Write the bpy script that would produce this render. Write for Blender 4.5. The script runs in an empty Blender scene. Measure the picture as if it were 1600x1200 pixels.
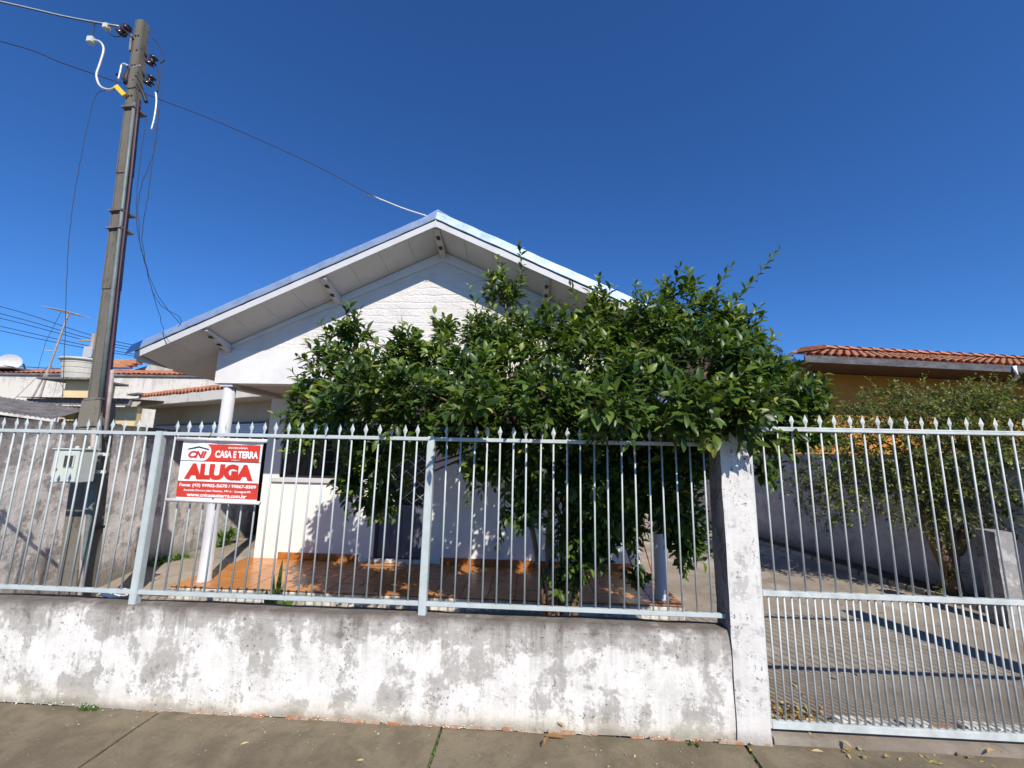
import bpy, math, random
from mathutils import Vector, Matrix
import numpy as np
S = bpy.context.scene
COL = S.collection
rnd = random.Random(11)

# ------------------------------------------------------------------ camera, sky, sun, exposure
def basis(p, y, r):
    f = Vector((-math.sin(y)*math.cos(p), math.cos(y)*math.cos(p), math.sin(p)))
    rt = Vector((math.cos(y), math.sin(y), 0)); u = rt.cross(f)
    return rt*math.cos(r)+u*math.sin(r), -rt*math.sin(r)+u*math.cos(r), f
cam_data = bpy.data.cameras.new('camera')
cam = bpy.data.objects.new('camera', cam_data); COL.objects.link(cam)
cam_data.sensor_width = 36; cam_data.lens = 36*650/1600
cam_data.clip_start = .05; cam_data.clip_end = 3000
_r, _u, _f = basis(.1658, .0514, .0218)
cam.matrix_world = Matrix(((_r.x, _u.x, -_f.x, 0), (_r.y, _u.y, -_f.y, -3.0251), (_r.z, _u.z, -_f.z, 1.75), (0, 0, 0, 1)))
S.camera = cam

SUN_DIR = Vector((-.43, 1.0, -.97)).normalized()          # direction the light travels
elev = math.asin(-SUN_DIR.z)
az = math.atan2(-SUN_DIR.x, -SUN_DIR.y)                    # compass angle of the sun, clockwise from +Y
w = bpy.data.worlds.new('World'); S.world = w; w.use_nodes = True
nt = w.node_tree; nt.nodes.clear()
sky = nt.nodes.new('ShaderNodeTexSky'); sky.sky_type = 'NISHITA'; sky.sun_disc = False
sky.sun_elevation = elev; sky.sun_rotation = az
sky.air_density = 1.0; sky.dust_density = .3; sky.ozone_density = 3.0; sky.altitude = 600
hs = nt.nodes.new('ShaderNodeMix'); hs.data_type = 'RGBA'; hs.blend_type = 'MULTIPLY'; hs.inputs[0].default_value = 1; hs.inputs[7].default_value = (.40, .83, 1.40, 1)
bg = nt.nodes.new('ShaderNodeBackground'); bg.inputs['Strength'].default_value = .088
wo = nt.nodes.new('ShaderNodeOutputWorld')
nt.links.new(sky.outputs[0], hs.inputs[6]); nt.links.new(hs.outputs[2], bg.inputs[0]); nt.links.new(bg.outputs[0], wo.inputs[0])
sl = bpy.data.lights.new('sun', 'SUN'); sl.energy = 4.7; sl.angle = math.radians(.53); sl.color = (1, .925, .81)
so = bpy.data.objects.new('sun', sl); COL.objects.link(so)
so.rotation_euler = SUN_DIR.to_track_quat('-Z', 'Y').to_euler()
S.view_settings.view_transform = 'Standard'; S.view_settings.look = 'None'
S.view_settings.exposure = .24; S.view_settings.gamma = 1; S.view_settings.use_curve_mapping = False
S.render.engine = 'CYCLES'

# ------------------------------------------------------------------ helpers
def new_mat(name, col=(.5,.5,.5), rough=.7, metal=0, spec=.5):
    m = bpy.data.materials.new(name); m.use_nodes = True
    b = m.node_tree.nodes['Principled BSDF']
    b.inputs['Base Color'].default_value = (*col, 1); b.inputs['Roughness'].default_value = rough
    b.inputs['Metallic'].default_value = metal; b.inputs['Specular IOR Level'].default_value = spec
    return m
class NG:
    """tiny node-graph helper"""
    def __init__(s, m): s.t = m.node_tree; s.b = s.t.nodes['Principled BSDF']; s.pos = None
    def n(s, typ, **kw):
        x = s.t.nodes.new(typ)
        for k, v in kw.items(): setattr(x, k, v)
        return x
    def l(s, a, b): s.t.links.new(a, b)
    def coord(s, scale=(1,1,1)):
        if s.pos is None: s.pos = s.n('ShaderNodeNewGeometry').outputs['Position']
        mp = s.n('ShaderNodeMapping'); mp.inputs['Scale'].default_value = scale; s.l(s.pos, mp.inputs[0]); return mp.outputs[0]
    def noise(s, scale=1, detail=6, rough=.6, vec=(1,1,1), dist=0):
        x = s.n('ShaderNodeTexNoise'); x.inputs['Scale'].default_value = scale; x.inputs['Detail'].default_value = detail
        x.inputs['Roughness'].default_value = rough; x.inputs['Distortion'].default_value = dist
        s.l(s.coord(vec), x.inputs['Vector']); return x.outputs[0]
    def math(s, op, a, b=0, c=None, clamp=False):
        x = s.n('ShaderNodeMath', operation=op, use_clamp=clamp)
        for i, v in enumerate((a, b, c)):
            if v is None: continue
            if isinstance(v, (int, float)): x.inputs[i].default_value = v
            else: s.l(v, x.inputs[i])
        return x.outputs[0]
    def ramp(s, a, lo, hi, smooth=True):
        x = s.n('ShaderNodeMapRange', interpolation_type='SMOOTHSTEP' if smooth else 'LINEAR')
        x.inputs[1].default_value = lo; x.inputs[2].default_value = hi; s.l(a, x.inputs[0]); return x.outputs[0]
    def mix(s, f, a, b):
        x = s.n('ShaderNodeMix', data_type='RGBA')
        if isinstance(f, (int, float)): x.inputs[0].default_value = f
        else: s.l(f, x.inputs[0])
        for i, v in ((6, a), (7, b)):
            if isinstance(v, tuple): x.inputs[i].default_value = (*v, 1)
            else: s.l(v, x.inputs[i])
        return x.outputs[2]
    def z(s):
        x = s.n('ShaderNodeSeparateXYZ'); s.coord(); s.l(s.pos, x.inputs[0]); return x.outputs
    def bump(s, h, strength=.4, dist=.01):
        x = s.n('ShaderNodeBump'); x.inputs['Strength'].default_value = strength; x.inputs['Distance'].default_value = dist
        s.l(h, x.inputs['Height']); s.l(x.outputs[0], s.b.inputs['Normal'])
    def base(s, c): s.l(c, s.b.inputs['Base Color'])

def mottled(name, c1, c2, scale=3, rough=.75, lo=.35, hi=.65, bump=.25, bscale=60, vec=(1,1,1), bdist=.004, c3=None):
    m = new_mat(name, c1, rough); g = NG(m)
    a = g.ramp(g.noise(scale, 8, .65, vec), lo, hi)
    c = g.mix(a, c1, c2)
    if c3: c = g.mix(g.ramp(g.noise(scale*3.3, 6, .7, vec), .52, .68), c, c3)
    g.base(c)
    if bump: g.bump(g.noise(bscale, 6, .7), bump, bdist)
    return m
def plaster(name, white, grey, dark, cover=.5, ztop=None, zbot=None, band=.12, yellow=None, streak=.25, scale=2.4, speck=.5, topamt=.8, fleck=True, relief=.008):
    """old lime-painted plaster: peeling paint, grey lichen, dark mould where water sits"""
    m = new_mat(name, white, .9, spec=.2); g = NG(m)
    n1 = g.noise(scale, 10, .68, (1,1,1.25), .3)
    n2 = g.noise(1, 6, .6, (7.5,7.5,.8))
    n3 = g.noise(scale*5.5, 8, .7, (1,1,.75))
    z_pre = g.z()[2]
    f = g.math('ADD', g.math('MULTIPLY', n1, 1-streak-.22), g.math('ADD', g.math('MULTIPLY', n2, streak), g.math('MULTIPLY', n3, .22)))
    z = g.z()[2]
    wob = g.math('MULTIPLY', g.math('SUBTRACT', g.noise(5, 6, .65), .5), .35)
    if ztop is not None:
        tb = g.ramp(g.math('ADD', z, wob), ztop-band*2.2, ztop)
        f = g.math('ADD', f, g.math('MULTIPLY', tb, .10*topamt))
    mid = tuple((p*1.1+q*.9)/2 for p, q in zip(white, grey))
    m1 = g.ramp(g.math('ADD', g.math('MULTIPLY', g.noise(scale*3.1, 10, .75, (1,1,.7)), .6), g.math('MULTIPLY', g.noise(1, 7, .7, (22,22,1.6)), .4)), .43, .60)
    c = g.mix(g.math('MULTIPLY', m1, min(1, .35+cover)), white, mid)
    f = g.math('ADD', f, g.math('MULTIPLY', g.math('SUBTRACT', g.noise(scale*14, 8, .8), .5), .16))
    a = g.ramp(f, .545-cover*.1, .60-cover*.1)
    a = g.math('MULTIPLY', a, g.math('ADD', .55, g.math('MULTIPLY', g.noise(scale*9, 6, .75), .8)), clamp=True)
    c = g.mix(a, c, grey)
    if ztop is not None:
        dr = g.math('MULTIPLY', g.ramp(g.noise(1, 5, .65, (16,16,.35)), .52, .66), g.ramp(z_pre, ztop-band*3.2, ztop-band*.4))
        c = g.mix(g.math('MULTIPLY', dr, .5*topamt), c, dark)
    b = g.ramp(g.math('ADD', f, g.math('MULTIPLY', g.math('SUBTRACT', g.noise(scale*2.2, 8, .7), .5), .35)), .60-cover*.04, .73-cover*.04)
    c = g.mix(g.math('MULTIPLY', b, .75), c, dark)
    if ztop is not None:
        tb2 = g.ramp(g.math('ADD', z, g.math('MULTIPLY', wob, .45)), ztop-band*.7, ztop-.005)
        c = g.mix(g.math('MULTIPLY', tb2, topamt), c, dark)
    if zbot is not None:
        bb = g.ramp(g.math('ADD', z, g.math('MULTIPLY', wob, .6)), zbot+band*1.1, zbot)
        c = g.mix(g.math('MULTIPLY', bb, .6), c, yellow or grey)
        bb2 = g.ramp(g.math('ADD', z, g.math('MULTIPLY', wob, .45)), zbot+band*.55, zbot)
        c = g.mix(g.math('MULTIPLY', bb2, .5), c, dark)
    if fleck:
        sp = g.ramp(g.noise(scale*11, 5, .8), .565, .625)
        sp = g.math('MULTIPLY', sp, g.ramp(g.noise(scale*1.5, 4, .6), .47, .60))
        c = g.mix(g.math('MULTIPLY', sp, speck), c, tuple(v*.55 for v in dark))
        vo = g.n('ShaderNodeTexVoronoi', feature='DISTANCE_TO_EDGE'); vo.inputs['Scale'].default_value = 6
        dv = g.n('ShaderNodeVectorMath', operation='ADD'); nz = g.n('ShaderNodeTexNoise'); nz.inputs['Scale'].default_value = 9
        g.l(g.coord(), nz.inputs[0]); g.l(nz.outputs[1], dv.inputs[0]); g.l(g.coord(), dv.inputs[1]); g.l(dv.outputs[0], vo.inputs[0])
        cr = g.math('MULTIPLY', g.ramp(vo.outputs[0], .012, .0), g.ramp(g.noise(1.9, 3, .5), .50, .6))
        c = g.mix(g.math('MULTIPLY', cr, .5*speck), c, dark)
    g.base(c)
    h = g.math('ADD', g.math('MULTIPLY', g.noise(38, 8, .75), .7), g.math('MULTIPLY', a, -.25))
    g.bump(h, .6, relief)
    return m

class MB:
    def __init__(s): s.v = []; s.f = []
    def quad(s, a, b, c, d): i = len(s.v); s.v += [a, b, c, d]; s.f.append((i, i+1, i+2, i+3)); return s
    def poly(s, pts): i = len(s.v); s.v += list(pts); s.f.append(tuple(range(i, i+len(pts)))); return s
    def hexa(s, p):      # 8 points: bottom 4 ccw, top 4 ccw
        i = len(s.v); s.v += [tuple(q) for q in p]
        for q in ((3,2,1,0), (4,5,6,7), (0,1,5,4), (1,2,6,5), (2,3,7,6), (3,0,4,7)): s.f.append(tuple(i+k for k in q))
        return s
    def box(s, x0, x1, y0, y1, z0, z1):
        return s.hexa([(x0,y0,z0),(x1,y0,z0),(x1,y1,z0),(x0,y1,z0),(x0,y0,z1),(x1,y0,z1),(x1,y1,z1),(x0,y1,z1)])
    def beam(s, a, b, wd, ht, up=(0,0,1)):   # box from a to b, centred
        a = Vector(a); b = Vector(b); d = (b-a).normalized(); sx = d.cross(Vector(up)).normalized()*wd/2; uz = sx.cross(d).normalized()*ht/2
        return s.hexa([a-sx-uz, a+sx-uz, b+sx-uz, b-sx-uz, a-sx+uz, a+sx+uz, b+sx+uz, b-sx+uz])
    def tube(s, pts, r, n=8, cap=True):
        pts = [Vector(p) for p in pts]; rs = r if isinstance(r, (list, tuple)) else [r]*len(pts)
        i0 = len(s.v); ref = Vector((0,0,1))
        for k, p in enumerate(pts):
            d = (pts[min(k+1, len(pts)-1)]-pts[max(k-1, 0)]).normalized()
            rf = ref if abs(d.z) < .92 else Vector((1,0,0))
            a = d.cross(rf).normalized(); b = d.cross(a)
            for j in range(n):
                t = 2*math.pi*j/n; s.v.append(tuple(p+(a*math.cos(t)+b*math.sin(t))*rs[k]))
        for k in range(len(pts)-1):
            for j in range(n):
                s.f.append((i0+k*n+j, i0+k*n+(j+1)%n, i0+(k+1)*n+(j+1)%n, i0+(k+1)*n+j))
        if cap:
            s.f.append(tuple(i0+j for j in reversed(range(n)))); s.f.append(tuple(i0+(len(pts)-1)*n+j for j in range(n)))
        return s
    def lathe(s, c, prof, n=24):
        i0 = len(s.v)
        for r, z in prof:
            for j in range(n):
                t = 2*math.pi*j/n; s.v.append((c[0]+r*math.cos(t), c[1]+r*math.sin(t), c[2]+z))
        for k in range(len(prof)-1):
            for j in range(n): s.f.append((i0+k*n+j, i0+k*n+(j+1)%n, i0+(k+1)*n+(j+1)%n, i0+(k+1)*n+j))
        s.f.append(tuple(i0+(len(prof)-1)*n+j for j in range(n))); s.f.append(tuple(i0+j for j in reversed(range(n))))
        return s
    def prism(s, pts, y0, y1):    # polygon in XZ extruded along Y
        i = len(s.v); n = len(pts)
        s.v += [(x, y0, z) for x, z in pts]+[(x, y1, z) for x, z in pts]
        s.f.append(tuple(range(i, i+n))); s.f.append(tuple(reversed(range(i+n, i+2*n))))
        for j in range(n): s.f.append((i+j, i+n+j, i+n+(j+1)%n, i+(j+1)%n))
        return s
    def mesh(s, name, mat, smooth=False, bevel=0):
        m = bpy.data.meshes.new(name); m.from_pydata([tuple(v) for v in s.v], [], s.f); m.materials.append(mat); m.validate(); 
        import bmesh
        b = bmesh.new(); b.from_mesh(m); bmesh.ops.recalc_face_normals(b, faces=b.faces)
        if bevel: bmesh.ops.bevel(b, geom=[e for e in b.edges if len(e.link_faces) == 2 and e.calc_face_angle() > .6], offset=bevel, segments=2, affect='EDGES', clamp_overlap=True)
        b.to_mesh(m); b.free()
        if smooth: m.polygons.foreach_set('use_smooth', [True]*len(m.polygons))
        return m
    def obj(s, name, mat, parent=None, smooth=False, bevel=0):
        o = bpy.data.objects.new(name, s.mesh(name, mat, smooth, bevel)); COL.objects.link(o)
        if parent: o.parent = parent
        return o
def place(name, mesh, loc=(0,0,0), rot=(0,0,0), parent=None, scale=(1,1,1)):
    o = bpy.data.objects.new(name, mesh); COL.objects.link(o); o.location = loc; o.rotation_euler = rot; o.scale = scale
    if parent: o.parent = parent
    return o
def tag(o, label=None, cat=None, group=None, kind=None):
    for k, v in (('label', label), ('category', cat), ('group', group), ('kind', kind)):
        if v: o[k] = v
    return o
def thing(name, label, cat, group=None):
    o = bpy.data.objects.new(name, None); COL.objects.link(o); o.empty_display_size = .2
    return tag(o, label, cat, group)
def lerp(a, b, t): return a+(b-a)*t
def sst(a, b, x): t = max(0, min(1, (x-a)/(b-a))); return t*t*(3-2*t)

# ------------------------------------------------------------------ materials
M = {}
M['rail'] = mottled('pale blue grey fence paint', (.52,.575,.58), (.44,.49,.485), 9, .5, .3, .7, .12, 90)
M['gate'] = mottled('gate paint', (.58,.62,.61), (.44,.47,.45), 9, .5, .35, .7, .12, 90)
for _m in (M['rail'], M['gate']):
    g = NG(_m); src = g.b.inputs['Base Color'].links[0].from_socket
    rs = g.math('MULTIPLY', g.ramp(g.noise(24, 6, .75), .66, .72), g.ramp(g.noise(3, 4, .6), .48, .62))
    c = g.mix(g.math('MULTIPLY', g.ramp(g.noise(6, 6, .7, (1,1,.5)), .52, .68), .35), src, (.36,.36,.33))
    g.base(g.mix(rs, c, (.16,.075,.035)))
M['white_house'] = mottled('white house paint', (.80,.785,.76), (.74,.725,.70), 2.5, .75, .35, .7, .15, 70)
M['smooth_white'] = mottled('white trim paint', (.74,.73,.72), (.66,.65,.645), 3, .6, .4, .7, .1, 50)
M['grey_trim'] = mottled('light grey trim paint', (.58,.585,.60), (.52,.525,.54), 4, .6, .4, .7, .1, 50)
M['soffit'] = mottled('soffit lining', (.60,.585,.57), (.53,.515,.50), 2.2, .6, .35, .7, .06, 40)
M['flash'] = new_mat('galvanised flashing', (.80,.84,.88), .45, .70)
g = NG(M['flash']); g.base(g.mix(g.ramp(g.noise(7, 8, .7), .45, .68), (.56,.69,.86), (.42,.55,.72)))
g.l(g.math('ADD', g.math('MULTIPLY', g.noise(12, 5, .6), .22), .30), g.b.inputs['Roughness']); g.bump(g.noise(5, 4, .5), .15, .01)
M['dark_gap'] = new_mat('dark roof edge', (.09,.10,.11), .8)
M['roofing'] = mottled('roof sheet', (.30,.30,.30), (.2,.2,.2), 4, .8)
M['frontwall'] = plaster('front wall plaster', (.78,.755,.71), (.42,.395,.36), (.12,.10,.085), cover=.46, ztop=.66, zbot=0, band=.13, yellow=(.60,.54,.40), streak=.26, scale=3.0, topamt=.85, speck=.8)
M['pillar'] = plaster('pillar plaster', (.70,.68,.65), (.48,.455,.43), (.17,.15,.14), cover=.28, ztop=2.05, zbot=0, band=.16, yellow=(.62,.58,.52), streak=.22, scale=3.3, speck=1.3, topamt=.6)
M['pillar_shade_side'] = plaster('shade toned pillar side', (.30,.28,.27), (.16,.145,.14), (.06,.05,.05), cover=.6, streak=.3, scale=4)  # shade of the pillars' left faces put into the colour
M['leftwall'] = plaster('left boundary plaster', (.78,.74,.71), (.38,.35,.33), (.07,.06,.055), cover=.40, ztop=2.05, zbot=.15, band=.42, yellow=(.30,.27,.20), streak=.30, scale=2.2, topamt=.75, relief=.03)
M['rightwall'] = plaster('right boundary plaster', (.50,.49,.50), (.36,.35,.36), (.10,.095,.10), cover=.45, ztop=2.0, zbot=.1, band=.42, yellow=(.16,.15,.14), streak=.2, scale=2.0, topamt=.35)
M['farplaster'] = plaster('neighbour plaster', (.70,.655,.59), (.55,.51,.46), (.25,.23,.21), cover=.35, ztop=4.6, zbot=2.0, band=.4, streak=.3, scale=1.0, topamt=.35, fleck=False)
M['slabface'] = plaster('porch slab face', (.72,.69,.62), (.34,.32,.28), (.12,.11,.095), cover=.5, streak=.35, scale=3.5)
M['farpil'] = plaster('inner pillar plaster', (.50,.49,.49), (.30,.29,.29), (.10,.10,.10), cover=.75, ztop=1.1, zbot=0, band=.1, scale=4)
# stucco of the gable: rough with faint horizontal courses
m = new_mat('rough stucco', (.80,.77,.74), .9, spec=.2); g = NG(m); M['stucco'] = m
wv = g.n('ShaderNodeTexWave', wave_type='BANDS', bands_direction='Z'); wv.inputs['Scale'].default_value = 3.4; wv.inputs['Distortion'].default_value = 2.2
wv.inputs['Detail'].default_value = 3; wv.inputs['Detail Scale'].default_value = 2.0; g.l(g.coord(), wv.inputs[0])
wvr = g.ramp(wv.outputs[1], .0, .16)
g.base(g.mix(g.ramp(g.noise(3, 8, .7), .4, .7), (.80,.77,.745), (.70,.67,.65)))
g.bump(g.math('ADD', g.math('MULTIPLY', g.math('MULTIPLY', wvr, g.ramp(g.noise(2.5, 5, .6), .35, .6)), .35), g.math('ADD', g.math('MULTIPLY', g.noise(26, 8, .75, (1,1,1.6)), 1.0), g.math('MULTIPLY', g.noise(90, 4, .7), .4))), .9, .016)
# concrete paving
def concrete(name, c1, c2, c3, moss=None, spots=None, sc=2.2):
    m = new_mat(name, c1, .92, spec=.2); g = NG(m)
    c = g.mix(g.ramp(g.noise(sc, 10, .7, (1,1,1), .4), .38, .64), c1, c2)
    c = g.mix(g.math('MULTIPLY', g.ramp(g.noise(sc*4, 8, .75, (1,.8,1)), .52, .66), .6), c, c3)
    c = g.mix(g.math('MULTIPLY', g.ramp(g.noise(110, 5, .8), .60, .70), .35), c, tuple(v*.45 for v in c1))
    c = g.mix(g.math('MULTIPLY', g.ramp(g.noise(75, 3, .8, (1,1.3,1)), .64, .72), .5), c, tuple(min(1, v*1.7) for v in c1))
    if spots: c = g.mix(g.math('MULTIPLY', g.ramp(g.noise(1.1, 6, .6), .52, .66), .8), c, spots)
    if moss: c = g.mix(g.math('MULTIPLY', g.ramp(g.noise(3.2, 8, .7), .60, .72), .5), c, moss)
    g.base(c); g.bump(g.math('ADD', g.noise(70, 8, .85), g.math('MULTIPLY', g.noise(12, 5, .6), .7)), .8, .010)
    return m
M['sidewalk'] = concrete('sidewalk concrete', (.24,.20,.135), (.165,.137,.092), (.15,.122,.083), moss=(.13,.135,.06), sc=3.1)
M['yard'] = concrete('yard concrete', (.35,.30,.24), (.27,.225,.18), (.19,.155,.12), spots=(.46,.42,.36), sc=1.6)
M['asphalt'] = concrete('road asphalt', (.055,.053,.05), (.04,.04,.038), (.07,.068,.062))
M['earth'] = mottled('bare earth', (.12,.085,.055), (.08,.06,.04), 5, .95, bump=.6, bscale=30, bdist=.02, c3=(.06,.075,.025))
M['terrain'] = mottled('distant ground', (.13,.11,.075), (.07,.085,.035), .12, .95)
M['brick'] = mottled('worn red brick', (.40,.17,.075), (.42,.35,.27), 9, .9, .38, .60, .6, 50, c3=(.20,.16,.12))
m = new_mat('glazed porch tile', (.52,.24,.08), .22); g = NG(m); M['tile'] = m
oi = g.n('ShaderNodeObjectInfo')
c = g.mix(oi.outputs['Random'], (.56,.25,.075), (.48,.20,.06))
c = g.mix(g.math('MULTIPLY', g.ramp(g.noise(6, 8, .7), .5, .7), .55), c, (.25,.115,.05)); g.base(c)
g.l(g.math('ADD', g.math('MULTIPLY', g.noise(5, 5, .6), .35), .12), g.b.inputs['Roughness']); g.bump(g.noise(40, 3, .6), .05, .003)
M['skirt'] = mottled('orange skirting tile', (.46,.17,.035), (.30,.11,.025), 10, .35, bump=.05)
M['grout'] = new_mat('dark grout', (.07,.05,.04), .9)
M['column'] = mottled('grey column paint', (.56,.565,.60), (.48,.485,.52), 4, .55, .4, .7, .08, 60)
M['glass'] = new_mat('dark window glass', (.015,.017,.02), .06)
M['door'] = mottled('grey door paint', (.12,.125,.16), (.10,.105,.135), 5, .5, bump=.05)
M['frame_dark'] = new_mat('dark window frame', (.03,.03,.035), .5)
M['ceil'] = new_mat('porch ceiling paint', (.50,.47,.43), .8)
M['black'] = new_mat('black shade sheet', (.022,.018,.024), .8)  # near-black colour in place of deep shade
M['pole'] = plaster('weathered pole concrete', (.165,.15,.125), (.095,.088,.076), (.05,.045,.038), cover=.35, streak=.4, scale=4, speck=.6)
M['pole_low'] = plaster('pole base concrete', (.20,.18,.145), (.12,.105,.085), (.08,.07,.06), cover=.3, streak=.3, scale=3, speck=.5)
M['conduit'] = mottled('grey green conduit', (.17,.20,.195), (.12,.145,.14), 8, .5, bump=.05)
M['pvc'] = mottled('dusty pvc', (.42,.37,.34), (.30,.25,.22), 10, .6, bump=.05)
M['cable'] = new_mat('black cable', (.02,.02,.023), .6)
M['cable_purple'] = new_mat('purple cable', (.09,.03,.07), .5)
M['alu'] = new_mat('aluminium wire', (.62,.62,.60), .45, .3)
M['ceramic'] = new_mat('brown insulator ceramic', (.045,.022,.018), .18)
M['steel'] = mottled('rusted steel band', (.20,.18,.16), (.12,.09,.07), 12, .6)
M['yellow'] = new_mat('yellow tag plastic', (.75,.52,.02), .5)
M['meter'] = mottled('meter box polycarbonate', (.62,.66,.60), (.55,.59,.54), 5, .4, bump=.03)
M['meterwin'] = new_mat('meter window', (.06,.06,.055), .12)
M['banner'] = mottled('white banner vinyl', (.84,.83,.82), (.80,.79,.78), 4, .45, bump=.08, bscale=6)
M['red'] = mottled('banner red ink', (.62,.045,.022), (.56,.05,.028), 5, .45, bump=0)
M['redtext'] = new_mat('letter red ink', (.60,.035,.02), .45)
M['whitetext'] = new_mat('letter white ink', (.86,.85,.84), .45)
M['blackink'] = new_mat('black ink', (.02,.02,.02), .45)
M['rod'] = mottled('white banner rod', (.80,.76,.72), (.72,.66,.62), 10, .5, bump=.05)
M['bark'] = mottled('citrus bark', (.26,.16,.095), (.12,.08,.05), 14, .9, bump=.8, bscale=35, vec=(1,1,.35), bdist=.012)
M['twig'] = new_mat('twig', (.10,.11,.05), .7)
def leafmat(name, cols, rough=.33, trans=.35, var='RANDOM'):
    m = new_mat(name, cols[0], rough, spec=.38); g = NG(m)
    at = g.n('ShaderNodeAttribute', attribute_name='leaf_tone')
    r = g.n('ShaderNodeValToRGB'); e = r.color_ramp.elements
    e[0].color = (*cols[0], 1); e[1].color = (*cols[-1], 1)
    for i, c in enumerate(cols[1:-1]):
        x = e.new((i+1)/(len(cols)-1)); x.color = (*c, 1)
    g.l(at.outputs['Fac'], r.inputs[0]); g.base(r.outputs[0])
    tr = g.n('ShaderNodeBsdfTranslucent'); 
    tm = g.n('ShaderNodeMix', data_type='RGBA', blend_type='MULTIPLY'); tm.inputs[0].default_value = 1
    g.l(r.outputs[0], tm.inputs[6]); tm.inputs[7].default_value = (2.3, 2.1, .9, 1); g.l(tm.outputs[2], tr.inputs[0])
    ms = g.n('ShaderNodeMixShader'); ms.inputs[0].default_value = trans
    out = m.node_tree.nodes['Material Output']; g.l(g.b.outputs[0], ms.inputs[1]); g.l(tr.outputs[0], ms.inputs[2]); g.l(ms.outputs[0], out.inputs[0])
    return m
M['leaf'] = leafmat('glossy green leaf', [(.020,.046,.011),(.040,.082,.014),(.068,.122,.017),(.12,.19,.026),(.29,.31,.06)], .40, .22)
M['leaf_small'] = leafmat('small shrub leaf', [(.035,.060,.015),(.075,.115,.024),(.125,.170,.034),(.20,.21,.05),(.34,.35,.11)], .5, .3)
M['leaf_olive'] = leafmat('olive tree leaf', [(.04,.05,.012),(.075,.07,.015),(.12,.10,.02)], .6, .25)
M['weed'] = leafmat('weed leaf', [(.05,.10,.02),(.09,.17,.03),(.14,.22,.05)], .5, .3)
M['dry'] = leafmat('dry leaf', [(.22,.12,.05),(.42,.26,.09),(.50,.42,.22),(.25,.28,.08)], .8, .1)
M['terracotta'] = mottled('terracotta roof tile', (.52,.20,.095), (.36,.14,.075), 3, .85, .35, .65, .5, 25, c3=(.24,.13,.09))
M['terracotta2'] = mottled('pale old roof tile', (.50,.235,.13), (.36,.16,.09), 2.2, .85, .35, .65, .4, 25, c3=(.55,.36,.24))  # duller clay tone with paler blotches
M['orange_wall'] = mottled('orange house paint', (.52,.235,.032), (.43,.19,.028), 1.6, .8, bump=.1)
M['board'] = mottled('weathered grey fascia', (.12,.12,.13), (.06,.06,.07), 2.5, .8, vec=(1,1,3), c3=(.05,.05,.055))
M['beige'] = mottled('beige house paint', (.48,.41,.30), (.42,.36,.27), 1.5, .8, bump=.1)
M['yellow_wall'] = mottled('pale yellow house paint', (.72,.58,.32), (.66,.52,.28), 1.5, .8, bump=.1)
M['blue_white'] = mottled('pale blue white shutter', (.60,.65,.74), (.55,.60,.68), 4, .6, bump=.1)
M['corr'] = mottled('grey fibre cement', (.20,.185,.18), (.12,.11,.11), 3, .9, c3=(.28,.25,.22))
M['tank'] = mottled('cream water tank', (.55,.53,.46), (.48,.46,.40), 3, .55, bump=.05)
M['brown'] = mottled('dark brown timber', (.075,.04,.03), (.05,.03,.025), 4, .8)
M['dish'] = new_mat('white dish enamel', (.55,.56,.58), .5)
M['redpaint'] = new_mat('red painted stick', (.60,.03,.02), .5)
M['plastic'] = mottled('crumpled white plastic', (.75,.75,.76), (.6,.6,.62), 30, .35, bump=.6, bscale=60)

# ================================================================== SETTING
ter = MB().quad((-900,-900,-.16), (900,-900,-.16), (900,1500,-.16), (-900,1500,-.16)).obj('terrain', M['terrain']); tag(ter, kind='structure')
rd = MB().box(-60, 60, -13, -5.55, -.15, -.12).obj('road', M['asphalt']); tag(rd, kind='structure')
kb = MB()
for k in range(-40, 40): kb.box(k*1.0+.008, (k+1)*1.0-.008, -5.54, -5.40, -.15, .004)
tag(kb.obj('kerb', M['sidewalk'], bevel=.012), kind='structure')
# sidewalk of cast slabs with recessed joints
sw = MB().box(-30, 30, -5.38, -.02, -.15, -.022).obj('sidewalk', M['earth']); tag(sw, kind='structure')
xs = [-13.9,-12.0,-10.1,-8.2,-6.3,-4.38,-2.46,-.56,1.34,3.26,5.2,7.1,9.0,10.9,12.8]
def slab_mesh(x0, x1, y0, y1, seed):
    b = MB(); r = random.Random(seed); nx = 14
    # gently irregular outline
    top = []
    for k in range(nx): top.append((lerp(x0, x1, k/nx), y0+r.uniform(0,.006)))
    for k in range(nx): top.append((x1-r.uniform(0,.009), lerp(y0, y1, k/nx)))
    for k in range(nx): top.append((lerp(x1, x0, k/nx), y1-r.uniform(0,.006)))
    for k in range(nx): top.append((x0+r.uniform(0,.009), lerp(y1, y0, k/nx)))
    i = len(b.v); n = len(top)
    b.v += [(x, y, 0) for x, y in top]+[(x, y, -.05) for x, y in top]
    b.v.append(((x0+x1)/2, (y0+y1)/2, 0)); c_ = i+2*n
    for j in range(n): b.f.append((j, (j+1) % n, c_)); b.f.append((j, j+n, (j+1) % n+n, (j+1) % n))
    return b
for i in range(len(xs)-1):
    for (y0, y1) in ((-5.38,-2.72), (-2.70,-.03)):
        o = slab_mesh(xs[i]+.006, xs[i+1]-.006, y0, y1 if not (3 <= xs[i+1] and y1 > -1 and xs[i] > 1) else -.03, i*7+int(y0*3)).obj('paving_slab', M['sidewalk'], sw)
        o.location.z = rnd.uniform(-.003, .003)
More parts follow.
